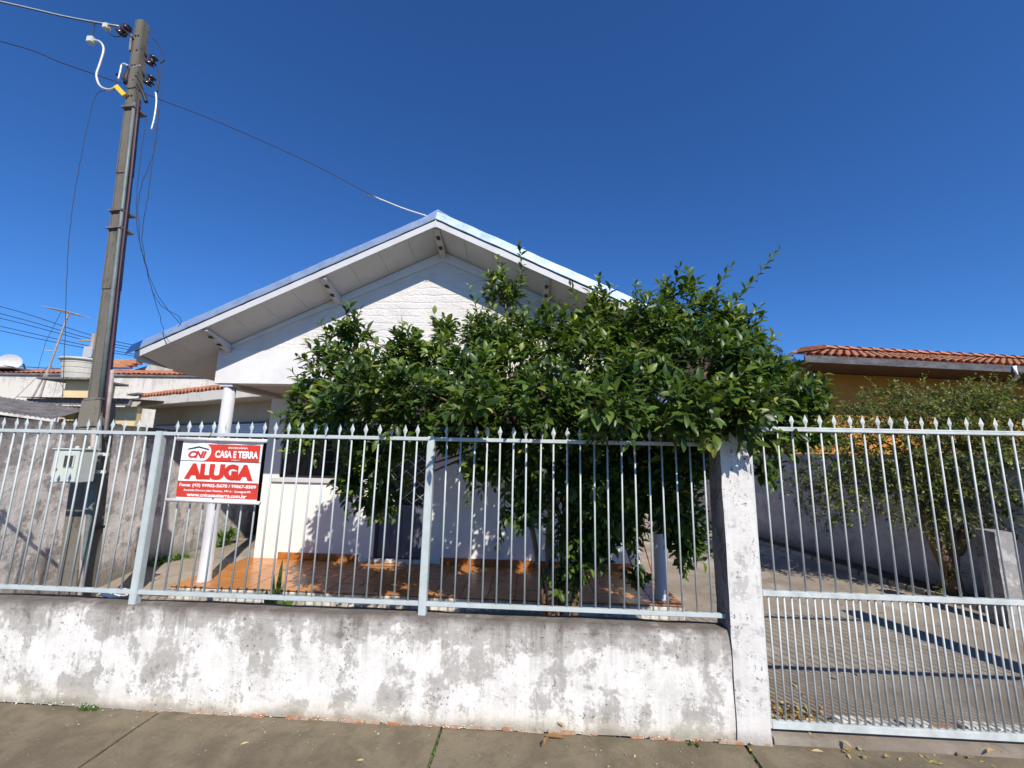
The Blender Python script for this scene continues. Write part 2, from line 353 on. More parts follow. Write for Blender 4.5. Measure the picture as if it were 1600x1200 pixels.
# hairline crack running out from the gate
ck = MB(); px = 1.62
pts = [(1.95,-.14),(2.02,-.19),(2.06,-.25),(2.13,-.31),(2.18,-.40),(2.27,-.49),(2.36,-.62)]
for a, b_ in zip(pts, pts[1:]): ck.box(min(a[0],b_[0]), min(a[0],b_[0])+.001, min(a[1],b_[1]), max(a[1],b_[1]), .0032, .0042) if False else None
# yard
def yard_z(x, y):
    z = .035+.02*sst(0, 1.5, y)
    z += .15*sst(-3.6, -4.3, x)*sst(1.6, 2.7, y)
    z += .04*sst(2, 5, x)*sst(1.0, 4, y)
    return z
b = MB(); nx, ny = 56, 60; x0, x1, y0, y1 = -9.5, 8.5, .11, 13.0
for j in range(ny+1):
    for i in range(nx+1):
        x = lerp(x0, x1, i/nx); y = y0+(y1-y0)*(j/ny)**1.4; b.v.append((x, y, yard_z(x, y)))
for j in range(ny):
    for i in range(nx): k = j*(nx+1)+i; b.f.append((k, k+1, k+nx+2, k+nx+1))
yd = b.obj('yard_pavement', M['yard'], smooth=True); tag(yd, kind='structure')
apron = MB().box(1.53, 4.46, -.028, .10, -.05, .036); tag(apron.obj('gate_threshold', M['yard']), kind='structure')

# ================================================================== FRONT WALL
fw = thing('front_wall', 'low street wall of peeling white plaster blackened with mould under the railing', 'wall')
b = MB(); nx, nz = 170, 14; X0, X1 = -9.0, 1.297
for iy, Y in ((0, -.03), (1, .12)):
    for k in range(nz+1):
        for i in range(nx+1):
            x = lerp(X0, X1, i/nx); z = lerp(.0, .645, k/nz)
            ed = .010*max(0, (z-.60)/.045)**2
            n = math.sin(x*3.1+z*4)*.004+math.sin(x*11+z*17+1)*.0022+rnd.uniform(-.0012,.0012)
            yy = Y+(n+ed if iy == 0 else -n-ed)
            zz = z+(math.sin(x*5)*.003+math.sin(x*17+2)*.002+rnd.uniform(-.0015,.0015) if k == nz else 0)
            b.v.append((x, yy, zz))
W = nx+1; H = nz+1; off = W*H
for k in range(nz):
    for i in range(nx):
        a = k*W+i; b.f.append((a, a+1, a+W+1, a+W)); a += off; b.f.append((a+1, a, a+W, a+W+1))
for i in range(nx): a = nz*W+i; b.f.append((a, a+1, a+1+off, a+off))
b.obj('plaster_body', M['frontwall'], fw, smooth=False)
# thin drip ledge just under the top
b = MB()
for i in range(60):
    xa = lerp(X0, X1-.002, i/60); xb = lerp(X0, X1-.002, (i+1)/60)
    b.box(xa, xb, -.034-rnd.uniform(0,.003), -.02, .598+rnd.uniform(-.003,.003), .612+rnd.uniform(-.003,.003))
x = -3.3
while x < 1.36:
    L = rnd.uniform(.07,.21)
    if rnd.random() < .85 and x > -2.6:
        bb = MB().box(0, L*.95, 0, .03, 0, rnd.uniform(.010,.024)).obj('brick', M['brick'], fw, bevel=.004)
        bb.location = (x, -.046+rnd.uniform(-.003,.008), -.006+rnd.uniform(0,.004)); bb.rotation_euler = (0, 0, rnd.uniform(-.04,.04))
    x += L+rnd.uniform(0,.04)

b = MB()
for _ in range(190):
    x = rnd.uniform(-4.2, 1.30); q = rnd.uniform(.002,.008); z = abs(rnd.gauss(0,.010)); y = -.036-rnd.uniform(.0,.016)
    i = len(b.v)
    for dx, dz in ((-1,-.3),(1,-.4),(.8,.5),(-.6,.6)): b.v.append((x+dx*q*rnd.uniform(.7,1.2), y-.002, z+.006+dz*q*rnd.uniform(.6,1.1)))
    b.v.append((x, y-.006, z+.006))
    for j in range(4): b.f.append((i+j, i+(j+1)%4, i+4))
o = b.obj('flaking_plaster', M['slabface'], fw); o['kind'] = 'stuff'
# ------------------------------------------------------------------ gate pillars
def rough_post(x0, x1, y0, y1, z1, seed, flare=.0, n=26):
    b = MB(); r = random.Random(seed)
    ring = 20
    for k in range(n+1):
        t = k/n; z = z1*t; fl = flare*max(0, 1-z/.22)**2
        for j in range(ring):
            s_ = j/ring*4; q = int(s_); f = s_-q
            cx = [(x0,y0),(x1,y0),(x1,y1),(x0,y1)]; A = cx[q]; B = cx[(q+1) % 4]
            px = lerp(A[0], B[0], f); py = lerp(A[1], B[1], f)
            mx, my = (x0+x1)/2, (y0+y1)/2
            round_ = .985 if f == 0 else 1
            px = mx+(px-mx)*(round_+fl*3)+r.uniform(-.002,.002)+math.sin(z*7+j)*.002; py = my+(py-my)*(round_+fl*2)+r.uniform(-.002,.002)
            b.v.append((px, py, z+ (r.uniform(-.004,.004) if k == n else 0)))
    for k in range(n):
        for j in range(ring): b.f.append((k*ring+j, k*ring+(j+1)%ring, (k+1)*ring+(j+1)%ring, (k+1)*ring+j))
    b.f.append(tuple(n*ring+j for j in range(ring)))
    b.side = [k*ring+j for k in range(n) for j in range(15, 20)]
    return b
def named(o, n): o.name = n; o.data.name = n; return o
def post_obj(b, mat):
    m = bpy.data.meshes.new('pillar'); m.from_pydata([tuple(v) for v in b.v], [], b.f); m.materials.append(mat); m.materials.append(M['pillar_shade_side'])
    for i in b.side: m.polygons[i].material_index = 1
    o = bpy.data.objects.new('pillar', m); COL.objects.link(o); return o
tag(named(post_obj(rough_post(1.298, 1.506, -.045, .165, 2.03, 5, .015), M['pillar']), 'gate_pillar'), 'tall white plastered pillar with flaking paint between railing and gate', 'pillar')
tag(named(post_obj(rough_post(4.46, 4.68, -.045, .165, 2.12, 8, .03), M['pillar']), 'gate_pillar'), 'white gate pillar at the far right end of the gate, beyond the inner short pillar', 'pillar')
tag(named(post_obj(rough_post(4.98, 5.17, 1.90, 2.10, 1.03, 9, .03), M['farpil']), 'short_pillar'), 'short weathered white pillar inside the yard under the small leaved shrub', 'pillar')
# wall running on beyond the gate
tag(MB().box(4.69, 9.5, -.03, .12, 0, .65).obj('front_wall', M['frontwall']), 'continuation of the low street wall right of the gate', 'wall')

# ------------------------------------------------------------------ fence
def spear(name, mat, h=.092, w_=.017, t=.0035, stem=.012):
    b = MB()
    out = [(-.006,0),(.006,0),(.0075,.022),(w_,.046),(0,h),(-w_,.046),(-.0075,.022)]
    i = len(b.v); n = len(out)
    # faceted front and back with a raised middle
    b.v += [(x, 0, z) for x, z in out]+[(0,-t*1.6,.044),(0,t*1.6,.044)]
    for j in range(n): b.f.append((j, (j+1) % n, n)); b.f.append(((j+1) % n, j, n+1))
    return b.mesh(name, mat)
def fence_bar(name, parent, x, y, z0, z1, mesh_rod, mesh_tip, tip=True, jx=0, jy=0):
    o = place(name, mesh_rod, (x, y, z0), (jy, jx, 0), parent)
    if tip:
        t = place('spear_tip', mesh_tip, (jx*(z1-z0), 0, z1-z0), (0, 0, rnd.uniform(-.12,.12)), o)
    return o
def rod_mesh(L, r, mat, n=8): return MB().tube([(0,0,0),(0,0,L)], r, n).mesh('bar', mat, smooth=True)
fence = thing('iron_railing', 'pale blue grey iron railing with spear tips standing on the low street wall', 'railing')
YF = .03
for nm, z, hh in (('bottom_rail', .716, .028), ('top_rail', 1.843, .027)):
    MB().box(-8.9, 1.314, YF-.015, YF+.015, z-hh/2, z+hh/2).obj(nm, M['rail'], fence, bevel=.003)
for x in (-6.98, -4.90, -2.82, -.74):
    MB().box(x-.026, x+.026, YF-.028, YF+.026, .63, 1.862).obj('post', M['rail'], fence, bevel=.004)
rodm = rod_mesh(1.112, .0064, M['rail']); tipm = spear('spear_tip', M['rail'])
segs = [(-6.87,-5.01,20), (-4.79,-2.937,20), (-2.709,-.848,20), (-.619,1.215,20)]
for a, c, n in segs:
    for k in range(n):
        x = lerp(a, c, k/(n-1))
        o = fence_bar('bar', fence, x, YF, .729, 1.855, rodm, tipm, jx=rnd.gauss(0,.0028), jy=rnd.gauss(0,.0028))
# ------------------------------------------------------------------ gate
gate = thing('driveway_gate', 'wide pale iron driveway gate with close set lower bars and spear tips', 'gate')
for nm, z, hh in (('bottom_rail', .085, .042), ('middle_rail', .868, .034), ('top_rail', 1.956, .020)):
    MB().box(1.545, 4.44, YF-.017, YF+.017, z-hh/2, z+hh/2).obj(nm, M['gate'], gate, bevel=.003)
MB().box(1.545, 4.44, YF-.010, YF+.012, 1.968, 1.978).obj('top_strip', M['gate'], gate)
for x in (1.533, 4.452): MB().box(x-.011, x+.011, YF-.016, YF+.016, .066, 1.972).obj('stile', M['gate'], gate, bevel=.002)
grod = rod_mesh(1.064, .0062, M['gate']); glow = rod_mesh(.745, .0062, M['gate']); gtip = spear('spear_tip', M['gate'])
x = 1.542
k = 0
while x+.098*k < 4.42:
    xx = x+.098*k
    if k > 0: fence_bar('bar', gate, xx, YF, .884, 1.978, grod, gtip, jx=rnd.gauss(0,.0028), jy=rnd.gauss(0,.0028))
    else: place('spear_tip', gtip, (xx, YF, 1.976), (0,0,.1), gate)
    for s_ in (0, 1):
        if k+s_ > 0: fence_bar('short_bar', gate, xx+.049*s_, YF, .106, .85, glow, gtip, False, jx=rnd.gauss(0,.0028), jy=rnd.gauss(0,.0028))
    k += 1
# row of low edging bricks right behind the gate
edge = thing('brick_edging', 'row of chipped whitewashed bricks set flush behind the bottom of the gate', 'edging')
bm_ = [MB().box(0, .19, 0, .085, 0, .05).mesh('brick', M['slabface'], bevel=.008), MB().box(0, .17, 0, .08, 0, .042).mesh('brick', M['brick'], bevel=.008)]
xx = 2.02
while xx < 4.4:
    place('brick', bm_[0 if rnd.random() < .8 else 1], (xx, .11+rnd.uniform(-.006,.006), .02+rnd.uniform(-.004,.008)), (0, 0, rnd.uniform(-.03,.03)), edge); xx += .20

# ================================================================== HOUSE
house = thing('white_house', 'single storey white house with low gable roof, deep eaves and tiled porch', 'house')
GY = 1.90; FY = 1.44; PX = -1.17; SL = .474      # gable plane, fascia plane, ridge x, roof slope
def roofz(x, z0=4.386): return z0-SL*abs(x-PX)     # underside of fascia line
LX, RX = PX-3.30, PX+3.30
# porch slab and tiles
MB().box(-4.08, 1.64, 1.80, 3.10, -.05, .182).obj('porch_slab', M['slabface'], house, bevel=.012)
tw = .30
tiles = [MB().box(0, tw-.006, 0, tw-.006, 0, .012).mesh('floor_tile', M['tile'], bevel=.002)]
for i in range(19):
    for j in range(5):
        x = -4.07+i*tw+.003; y = 1.802+j*tw
        if j == 4: continue
        place('floor_tile', tiles[0], (x, y+.003, .186+rnd.uniform(-.0006,.0006)), (rnd.uniform(-.002,.002), rnd.uniform(-.002,.002), 0), house)
MB().box(-4.07, 1.63, 1.81, 3.09, .176, .188).obj('grout_bed', M['grout'], house)
MB().box(-4.07, 1.63, 3.004, 3.098, .183, .197).obj('floor_border', M['tile'], house)
# side steps at the right column
# front wall of the house
wl = MB()
def wall_with_holes(b, x0, x1, z0, z1, y0, y1, holes):
    xs_ = sorted({x0, x1, *[h[0] for h in holes], *[h[1] for h in holes]}); zs_ = sorted({z0, z1, *[h[2] for h in holes], *[h[3] for h in holes]})
    for i in range(len(xs_)-1):
        for k in range(len(zs_)-1):
            cx = (xs_[i]+xs_[i+1])/2; cz = (zs_[k]+zs_[k+1])/2
            if any(h[0] < cx < h[1] and h[2] < cz < h[3] for h in holes): continue
            b.box(xs_[i], xs_[i+1], y0, y1, zs_[k], zs_[k+1])
WIN = (-3.74, -2.46, 1.33, 2.30); DOOR = (-2.24, -1.46, .20, 2.30)
WIN2 = (-.2, .9, 1.33, 2.30)
wall_with_holes(wl, -3.98, 1.50, -.05, 2.62, 3.10, 3.22, [WIN, DOOR, WIN2])
wl.obj('front_wall', M['white_house'], house)
MB().box(-3.98, -3.86, 3.22, 11, 0, 2.62).obj('left_side_wall', M['white_house'], house)
MB().box(1.38, 1.50, 3.22, 11, 0, 2.62).obj('right_side_wall', M['white_house'], house)
MB().box(-3.98, 1.50, 11, 11.12, 0, 2.62).obj('rear_wall', M['white_house'], house)
# skirting tiles
sk = MB().box(0, .29, 0, .014, 0, .088).mesh('skirting_tile', M['skirt'], bevel=.002)
x = -3.62
while x < 1.25:
    if not (DOOR[0]-.28 < x < DOOR[1]): place('skirting_tile', sk, (x, 3.085, .199), (0,0,0), house)
    x += .294
MB().box(DOOR[0]-.04, DOOR[1]+.04, 3.04, 3.10, .198, .25).obj('door_step', M['slabface'], house, bevel=.006)
def window(w_, nm):
    x0_, x1_, z0_, z1_ = w_
    f = MB()
    for a in ((x0_, x0_+.045, z0_, z1_), (x1_-.045, x1_, z0_, z1_), (x0_, x1_, z1_-.045, z1_-.0), (x0_, x1_, z0_, z0_+.045)):
        f.box(a[0]+.001, a[1]-.001, 3.125, 3.165, a[2]+.001, a[3]-.001)
    fo = f.obj('window', M['frame_dark'], house)
    n = 3
    for k in range(1, n): xx_ = lerp(x0_, x1_, k/n); MB().box(xx_-.014, xx_+.014, 3.13, 3.16, z0_+.045, z1_-.045).obj('mullion', M['frame_dark'], fo)
    for k in range(1, 4): zz_ = lerp(z0_, z1_, k/4); MB().box(x0_+.045, x1_-.045, 3.135, 3.15, zz_-.007, zz_+.007).obj('glazing_bar', M['frame_dark'], fo)
    MB().box(x0_+.04, x1_-.04, 3.168, 3.174, z0_+.04, z1_-.04).obj('pane', M['glass'], fo)
    MB().box(x0_-.09, x1_+.09, 3.065, 3.10, z0_-.065, z0_-.002).obj('sill', M['grey_trim'], fo, bevel=.005)
window(WIN, 'w'); window(WIN2, 'w')
dr = MB().box(DOOR[0]+.045, DOOR[1]-.045, 3.135, 3.165, .252, .98).obj('door', M['door'], house)
for k in range(4):
    xa = lerp(DOOR[0]+.08, DOOR[1]-.08, k/4)+.012; xb = lerp(DOOR[0]+.08, DOOR[1]-.08, (k+1)/4)-.012
    MB().box(xa, xb, 3.125, 3.1345, .34, .90).obj('door_plank', M['door'], dr, bevel=.004)
df = MB(); df.box(DOOR[0]+.001, DOOR[0]+.045, 3.11, 3.17, .252, DOOR[3]-.001); df.box(DOOR[1]-.045, DOOR[1]-.001, 3.11, 3.17, .252, DOOR[3]-.001); df.box(DOOR[0]+.045, DOOR[1]-.045, 3.11, 3.17, 2.25, 2.299)
df.obj('door_frame', M['frame_dark'], dr)
MB().box(DOOR[0]+.045, DOOR[1]-.045, 3.168, 3.174, .98, 2.25).obj('door_glass', M['glass'], dr)
gr = MB(); xa, xb = DOOR[0]+.05, DOOR[1]-.05; stp = (xb-xa)/3
for i in range(3):
    for k in range(6):
        x_ = xa+i*stp; z_ = 1.0+k*stp*.82
        if z_+stp*.82 > 2.25: continue
        gr.beam((x_, 3.145, z_), (x_+stp, 3.145, z_+stp*.82), .008, .008); gr.beam((x_+stp, 3.152, z_), (x_, 3.152, z_+stp*.82), .008, .008)
gr.obj('door_grille', M['alu'], dr)
MB().lathe((0,0,0), [(.008,0),(.018,.01),(.022,.03),(.016,.045)], 10).obj('door_handle', M['alu'], dr).matrix_world = Matrix.Translation((DOOR[1]-.10, 3.13, 1.02)) @ Matrix.Rotation(math.pi/2, 4, 'X')
# porch ceiling, beams, columns
MB().box(-3.93, 1.50, GY+.17, 3.10, 2.56, 2.60).obj('porch_ceiling', M['ceil'], house)
MB().box(-3.97, 1.52, GY, GY+.16, 2.535, 2.96).obj('front_beam', M['smooth_white'], house, bevel=.004)
MB().box(-3.95, -3.82, GY+.162, 3.09, 2.50, 2.559).obj('side_beam', M['ceil'], house)
MB().box(1.37, 1.50, GY+.162, 3.09, 2.50, 2.559).obj('side_beam', M['ceil'], house)
for x in (-3.83, 1.46):
    MB().lathe((x, 2.0, .197), [(.082,0),(.082,.012),(.071,.022),(.069,1.2),(.069,2.345)], 28).obj('column', M['column'], house, smooth=True)
    MB().box(x-.085, x+.085, 1.92, 2.08, 2.5, 2.534).obj('column_cap', M['column'], house)
# gable stucco
def wz(x): return roofz(x, 4.285)    # soffit underside height
gp = [(-3.90, 2.962), (1.50, 2.962), (1.50, wz(1.50)-.01), (PX, wz(PX)-.01), (-3.90, wz(-3.90)-.01)]
MB().prism(gp, GY+.012, GY+.15).obj('gable_wall', M['stucco'], house)
# smooth frieze bands following the rakes
for s_ in (-1, 1):
    xe = PX+s_*2.70
    pts = [(PX, wz(PX)-.004), (xe, wz(xe)-.004), (xe, max(2.963, wz(xe)-.14)), (PX, wz(PX)-.135)]
    MB().prism(pts if s_ > 0 else pts[::-1], GY-.006, GY+.011).obj('frieze_band', M['smooth_white'], house)
# soffit boards
for s_ in (-1, 1):
    n = 10; L = 3.36
    for k in range(n):
        a = PX+s_*(L*k/n+.0018); c = PX+s_*(L*(k+1)/n-.0018)
        za, zc = wz(a), wz(c)
        sl_ = .088
        MB().hexa([(a,FY+.0225,za+sl_),(c,FY+.0225,zc+sl_),(c,GY+.02,zc),(a,GY+.02,za),(a,FY+.0225,za+sl_+.012),(c,FY+.0225,zc+sl_+.012),(c,GY+.02,zc+.012),(a,GY+.02,za+.012)]).obj('soffit_panel', M['soffit'], house)
    # roof covering above
    a = PX; c = PX+s_*3.47; za = roofz(a)+.085; zc = roofz(c)+.085
    MB().hexa([(a,FY+.04,za),(c,FY+.04,zc),(c,11.4,zc),(a,11.4,za),(a,FY+.04,za+.05),(c,FY+.04,zc+.05),(c,11.4,zc+.05),(a,11.4,za+.05)]).obj('roof_sheet', M['roofing'], house)
    # fascia board, dark shadow gap strip and galvanised flashing
    a = PX; c = PX+s_*3.43; za = roofz(a); zc = roofz(c)
    MB().hexa([(a,FY,za-.022),(c,FY,zc-.022),(c,FY+.022,zc-.022),(a,FY+.022,za-.022),(a,FY,za+.055),(c,FY,zc+.055),(c,FY+.022,zc+.055),(a,FY+.022,za+.055)]).obj('fascia_board', M['grey_trim'], house)
    MB().hexa([(a,FY+.006,za+.055),(c,FY+.006,zc+.055),(c,FY+.03,zc+.055),(a,FY+.03,za+.055),(a,FY+.006,za+.066),(c,FY+.006,zc+.066),(c,FY+.03,zc+.066),(a,FY+.03,za+.066)]).obj('shadow_gap', M['dark_gap'], house)
    b = MB(); n = 40
    for k in range(n+1):
        t = k/n; x = lerp(a, PX+s_*3.53, t); z = roofz(x)
        j1 = rnd.uniform(-.003,.003); j2 = rnd.uniform(-.003,.003)
        for (dy, dz) in ((-.012, .064), (-.016, .072), (.045, .20), (.09, .216), (.25, .220)):
            b.v.append((x, FY+dy+j1, z+dz+j2))
    for k in range(n):
        for q in range(4): i = k*5+q; b.f.append((i, i+5, i+6, i+1))
    b.obj('roof_flashing', M['flash'], house)
    # long eave fascia at the low side
    xe = PX+s_*3.40
    MB().box(min(xe, xe+s_*.03), max(xe, xe+s_*.03), FY+.03, 11.3, roofz(xe)-.06, roofz(xe)+.03).obj('eave_board', M['grey_trim'], house)
MB().prism([(PX-.16,roofz(PX)+.135),(PX,roofz(PX)+.222),(PX+.16,roofz(PX)+.135),(PX,roofz(PX)+.232)], FY+.06, 11.4).obj('ridge_cap', M['flash'], house)
MB().box(PX-.006, PX+.006, FY-.008, FY-.001, roofz(PX)-.04, roofz(PX)+.06).obj('fascia_joint', M['grey_trim'], house)
for s_ in (-1, 1):
    a = PX+s_*2.72; c = PX+s_*3.38
    MB().hexa([(a,GY+.021,wz(a)),(c,GY+.021,wz(c)),(c,11.3,wz(c)),(a,11.3,wz(a)),(a,GY+.021,wz(a)+.012),(c,GY+.021,wz(c)+.012),(c,11.3,wz(c)+.012),(a,11.3,wz(a)+.012)]).obj('eave_lining', M['soffit'], house)
# mesh piece lying at the low left end of the roof edge
# purlins under the soffit
for x in (PX-2.66, PX-1.31, PX+.005, PX+1.31, PX+2.62):
    z = wz(x)-.003
    p = MB().hexa([(x-.035,FY+.03,z+.060),(x+.035,FY+.03,z+.060),(x+.035,GY-.007,z-.095),(x-.035,GY-.007,z-.095),(x-.035,FY+.03,z+.088),(x+.035,FY+.03,z+.088),(x+.035,GY-.007,z),(x-.035,GY-.007,z)]).obj('purlin', M['soffit'], house)
    for t in (.28, .62):
        y = lerp(FY+.03, GY, t); zz = z-lerp(-.060, .095, t)
        MB().box(x-.020, x+.020, y-.03, y+.03, zz-.011, zz+.006).obj('purlin_notch', M['brown'], p)
    
# ================================================================== LEFT BOUNDARY WALL
lwx = -5.05
b = MB(); n1, n2 = 60, 20
for k in range(n2+1):
    for i in range(n1+1):
        y = lerp(.10, 7.5, i/n1); z = lerp(-.02, 1.985, k/n2)
        bulge = .012*math.sin(y*2.3+z*1.7)+.006*math.sin(y*9+z*7)+rnd.uniform(-.003,.003)
        b.v.append((lwx+bulge, y, z+(math.sin(y*4)*.006 if k == n2 else 0)))
for k in range(n2):
    for i in range(n1): a = k*(n1+1)+i; b.f.append((a, a+1, a+n1+2, a+n1+1))
i0 = len(b.v)
for i in range(n1+1): y = lerp(.10, 7.5, i/n1); b.v.append((lwx-.16, y, 1.985))
for i in range(n1): a = n2*(n1+1)+i; b.f.append((a, a+1, i0+i+1, i0+i))
b.box(lwx-.18, lwx-.02, .10, 7.5, -.02, 1.97)
tag(b.obj('boundary_wall', M['leftwall']), 'mould blackened rough plaster boundary wall running back behind the utility pole', 'wall')
# black sheet standing in for the deep shade at the end of the side passage
tag(MB().box(lwx+.01, -3.99, 4.62, 4.66, .15, 2.3).obj('passage_shade', M['black']), 'black sheet standing in for the deep shade in the narrow passage left of the house', 'gate')

# ================================================================== RIGHT BOUNDARY WALL
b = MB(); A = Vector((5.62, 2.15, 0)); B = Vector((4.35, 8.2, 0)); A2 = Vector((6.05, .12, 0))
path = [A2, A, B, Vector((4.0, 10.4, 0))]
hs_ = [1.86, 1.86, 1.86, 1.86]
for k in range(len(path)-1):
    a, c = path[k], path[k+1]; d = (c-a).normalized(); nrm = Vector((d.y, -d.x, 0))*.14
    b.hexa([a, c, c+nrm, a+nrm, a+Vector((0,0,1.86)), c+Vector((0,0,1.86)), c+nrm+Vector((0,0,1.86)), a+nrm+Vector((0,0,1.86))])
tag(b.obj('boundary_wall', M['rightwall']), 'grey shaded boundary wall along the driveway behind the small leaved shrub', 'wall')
tag(MB().box(1.52, 4.0, 10.3, 10.4, 0, 1.9).obj('rear_yard_wall', M['rightwall']), 'low rear wall closing the driveway right of the white house', 'wall')
# planting strip and its kerb
b = MB(); kp = [(5.45,1.95),(5.12,2.65),(4.95,3.3),(4.78,4.6),(4.55,6.0),(4.35,7.4)]
wp = [(5.66,1.95),(5.50,2.65),(5.36,3.3),(5.08,4.6),(4.79,6.0),(4.5,7.4)]
for k in range(len(kp)-1):
    b.hexa([(kp[k][0],kp[k][1],.0),(wp[k][0],wp[k][1],.0),(wp[k+1][0],wp[k+1][1],.0),(kp[k+1][0],kp[k+1][1],.0),
            (kp[k][0],kp[k][1],.125),(wp[k][0],wp[k][1],.15),(wp[k+1][0],wp[k+1][1],.15),(kp[k+1][0],kp[k+1][1],.125)])
tag(b.obj('planting_bed', M['earth']), kind='structure')
b = MB()
for k in range(len(kp)-1):
    n = 3
    for q in range(n):
        a = Vector((*kp[k],.09)).lerp(Vector((*kp[k+1],.09)), q/n+.01); c = Vector((*kp[k],.09)).lerp(Vector((*kp[k+1],.09)), (q+1)/n-.01)
        b.beam(a-Vector((.03,0,0)), c-Vector((.03,0,0)), .06, .13)
tag(b.obj('bed_kerb', M['yard'], bevel=.008), kind='structure')

# ================================================================== UTILITY POLE (I-section concrete)
pole = thing('utility_pole', 'leaning weathered concrete utility pole inside the railing, left of the house', 'pole')
PB = Vector((-4.15, .88, .03)); PT = Vector((-4.63, .88, 6.64)); ax = (PT-PB).normalized(); sx = ax.cross(Vector((0,-1,0))).normalized()*-1; sy = Vector((0,1,0))
if sx.x < 0: sx = -sx
def pp(t, u, v): return PB+(PT-PB)*t+sx*u+sy*v
def taper(t): return lerp(.076, .049, t)
b = MB(); ts = [0, .12, .3, .5, .7, .86, 1.0]
for s0, s1, d0, d1 in ((-1,-.62,-.060,.045), (.62,1,-.060,.045)):   # flanges
    for k in range(len(ts)-1):
        a, c = ts[k], ts[k+1]; wa, wc = taper(a), taper(c)
        b.hexa([pp(a,s0*wa,d0),pp(a,s1*wa,d0),pp(a,s1*wa,d1),pp(a,s0*wa,d1),pp(c,s0*wc,d0*.85),pp(c,s1*wc,d0*.85),pp(c,s1*wc,d1*.85),pp(c,s0*wc,d1*.85)])
b.obj('pole_flange', M['pole'], pole, bevel=.006)
b = MB()
for k in range(len(ts)-1):
    a, c = ts[k], ts[k+1]; wa, wc = taper(a)*.63, taper(c)*.63; v0 = -.058
    b.hexa([pp(a,-wa,v0),pp(a,wa,v0),pp(a,wa,.03),pp(a,-wa,.03),pp(c,-wc,v0*.85),pp(c,wc,v0*.85),pp(c,wc,.03),pp(c,-wc,.03)])
b.obj('pole_web', M['pole'], pole)
for t in (.845,.875,.905,.935,.965):
    for u in (-.3,.35):
        if (t*100) % 2 < 1.2 or u > 0:
            MB().tube([pp(t,u*taper(t),-.060), pp(t,u*taper(t),-.048)], .009, 8).obj('bolt_hole', M['cable'], pole)
# cast sleeve at breast height where the pole thickens
b = MB(); t0, t1 = 0, .285
b.hexa([pp(0,-.115,-.10),pp(0,.105,-.10),pp(0,.105,.10),pp(0,-.115,.10),pp(t1,-.105,-.092),pp(t1,.105,-.092),pp(t1,.105,.09),pp(t1,-.105,.09)])
b.obj('pole_base', M['pole_low'], pole, bevel=.015)
b = MB(); b.hexa([pp(.286,-.105,-.09),pp(.286,.105,-.09),pp(.286,.105,.09),pp(.286,-.105,.09),pp(.325,-.092,-.078),pp(.325,.092,-.078),pp(.325,.092,.078),pp(.325,-.092,.078)])
b.obj('pole_shoulder', M['pole_low'], pole)
for t in (.325, .60, .63, .82, .14):
    w_ = taper(t)+.006+(.03 if t < .3 else 0); b = MB()
    for z_ in (0,):
        b.hexa([pp(t,-w_,-.082),pp(t,w_+.026,-.082),pp(t,w_+.026,.08),pp(t,-w_,.08),pp(t+.003,-w_,-.082),pp(t+.003,w_+.026,-.082),pp(t+.003,w_+.026,.08),pp(t+.003,-w_,.08)])
    b.obj('steel_band', M['cable'] if t < .3 else M['steel'], pole)
MB().tube([pp(t, taper(t)+.010, -.055) for t in (.30,.5,.7,.83)], [.022,.020,.018,.016], 10).obj('conduit_pipe', M['conduit'], pole, smooth=True)
MB().tube([pp(.0,.15,-.10), pp(.1,.15,-.11), pp(.2,.16,-.10), pp(.25,.15,-.09), pp(.30,taper(.3)+.01,-.055)], .024, 10).obj('conduit_pipe', M['conduit'], pole, smooth=True)
MB().tube([pp(t, taper(t)+.030+.004*math.sin(t*30), -.03) for t in [.30+.045*i for i in range(13)]], .012, 6).obj('riser_cable', M['cable'], pole, smooth=True)
MB().tube([pp(t, taper(t)+.042+.004*math.sin(t*19+1), -.035) for t in [.30+.045*i for i in range(13)]], .008, 6).obj('riser_cable', M['cable_purple'], pole, smooth=True)
MB().tube([(-4.19,.78,1.9), (-4.16,.78,1.62), (-4.10,.77,1.0), (-4.02,.76,.5), (-4.0,.76,.05)], .020, 10).obj('ground_pipe', M['pvc'], pole, smooth=True)
MB().tube([pp(t, taper(t)+.070, -.03) for t in (.27,.33,.37)], .017, 10).obj('riser_sleeve', M['pvc'], pole, smooth=True)
for z in (1.66, 1.50):
    MB().box(-4.13, -3.97, .735, .76, z-.015, z+.015).obj('pipe_clamp', M['meter'], pole, bevel=.003)
    MB().tube([(-4.02,.73,z), (-4.02,.715,z)], .014, 8).obj('clamp_bolt', M['alu'], pole)
# insulators
def insulator(p, d, s_=1.0):
    p = Vector(p); d = Vector(d).normalized(); q = d.to_track_quat('Z', 'Y').to_matrix().to_4x4()
    prof = [(.018,-.07),(.045,-.062),(.05,-.045),(.03,-.03),(.028,-.012),(.042,0),(.028,.012),(.03,.03),(.05,.045),(.045,.062),(.018,.07)]
    o = MB().lathe((0,0,0), [(r*s_, z*s_) for r, z in prof], 14).obj('insulator', M['ceramic'], pole, smooth=True); o.matrix_world = Matrix.Translation(p) @ q
    return o
insulator(pp(.975,-.15,-.07), (.6,0,.5)); MB().beam(pp(.958,-.035,-.055), pp(.985,-.19,-.09), .03, .012).obj('insulator_bracket', M['cable'], pole)
MB().beam(pp(.968,-.17,-.06), pp(.985,-.10,-.06), .05, .03).obj('insulator_bracket', M['cable'], pole)
MB().beam(pp(.935,-.062,-.05), pp(.966,-.060,-.055), .03, .02).obj('insulator_bracket', M['steel'], pole)
for t in (.925, .885):
    insulator(pp(t,.125,.03), (.5,0,1), .9)
    MB().beam(pp(t+.016,.045,.02), pp(t-.006,.16,.03), .05, .02).obj('insulator_bracket', M['cable'], pole)
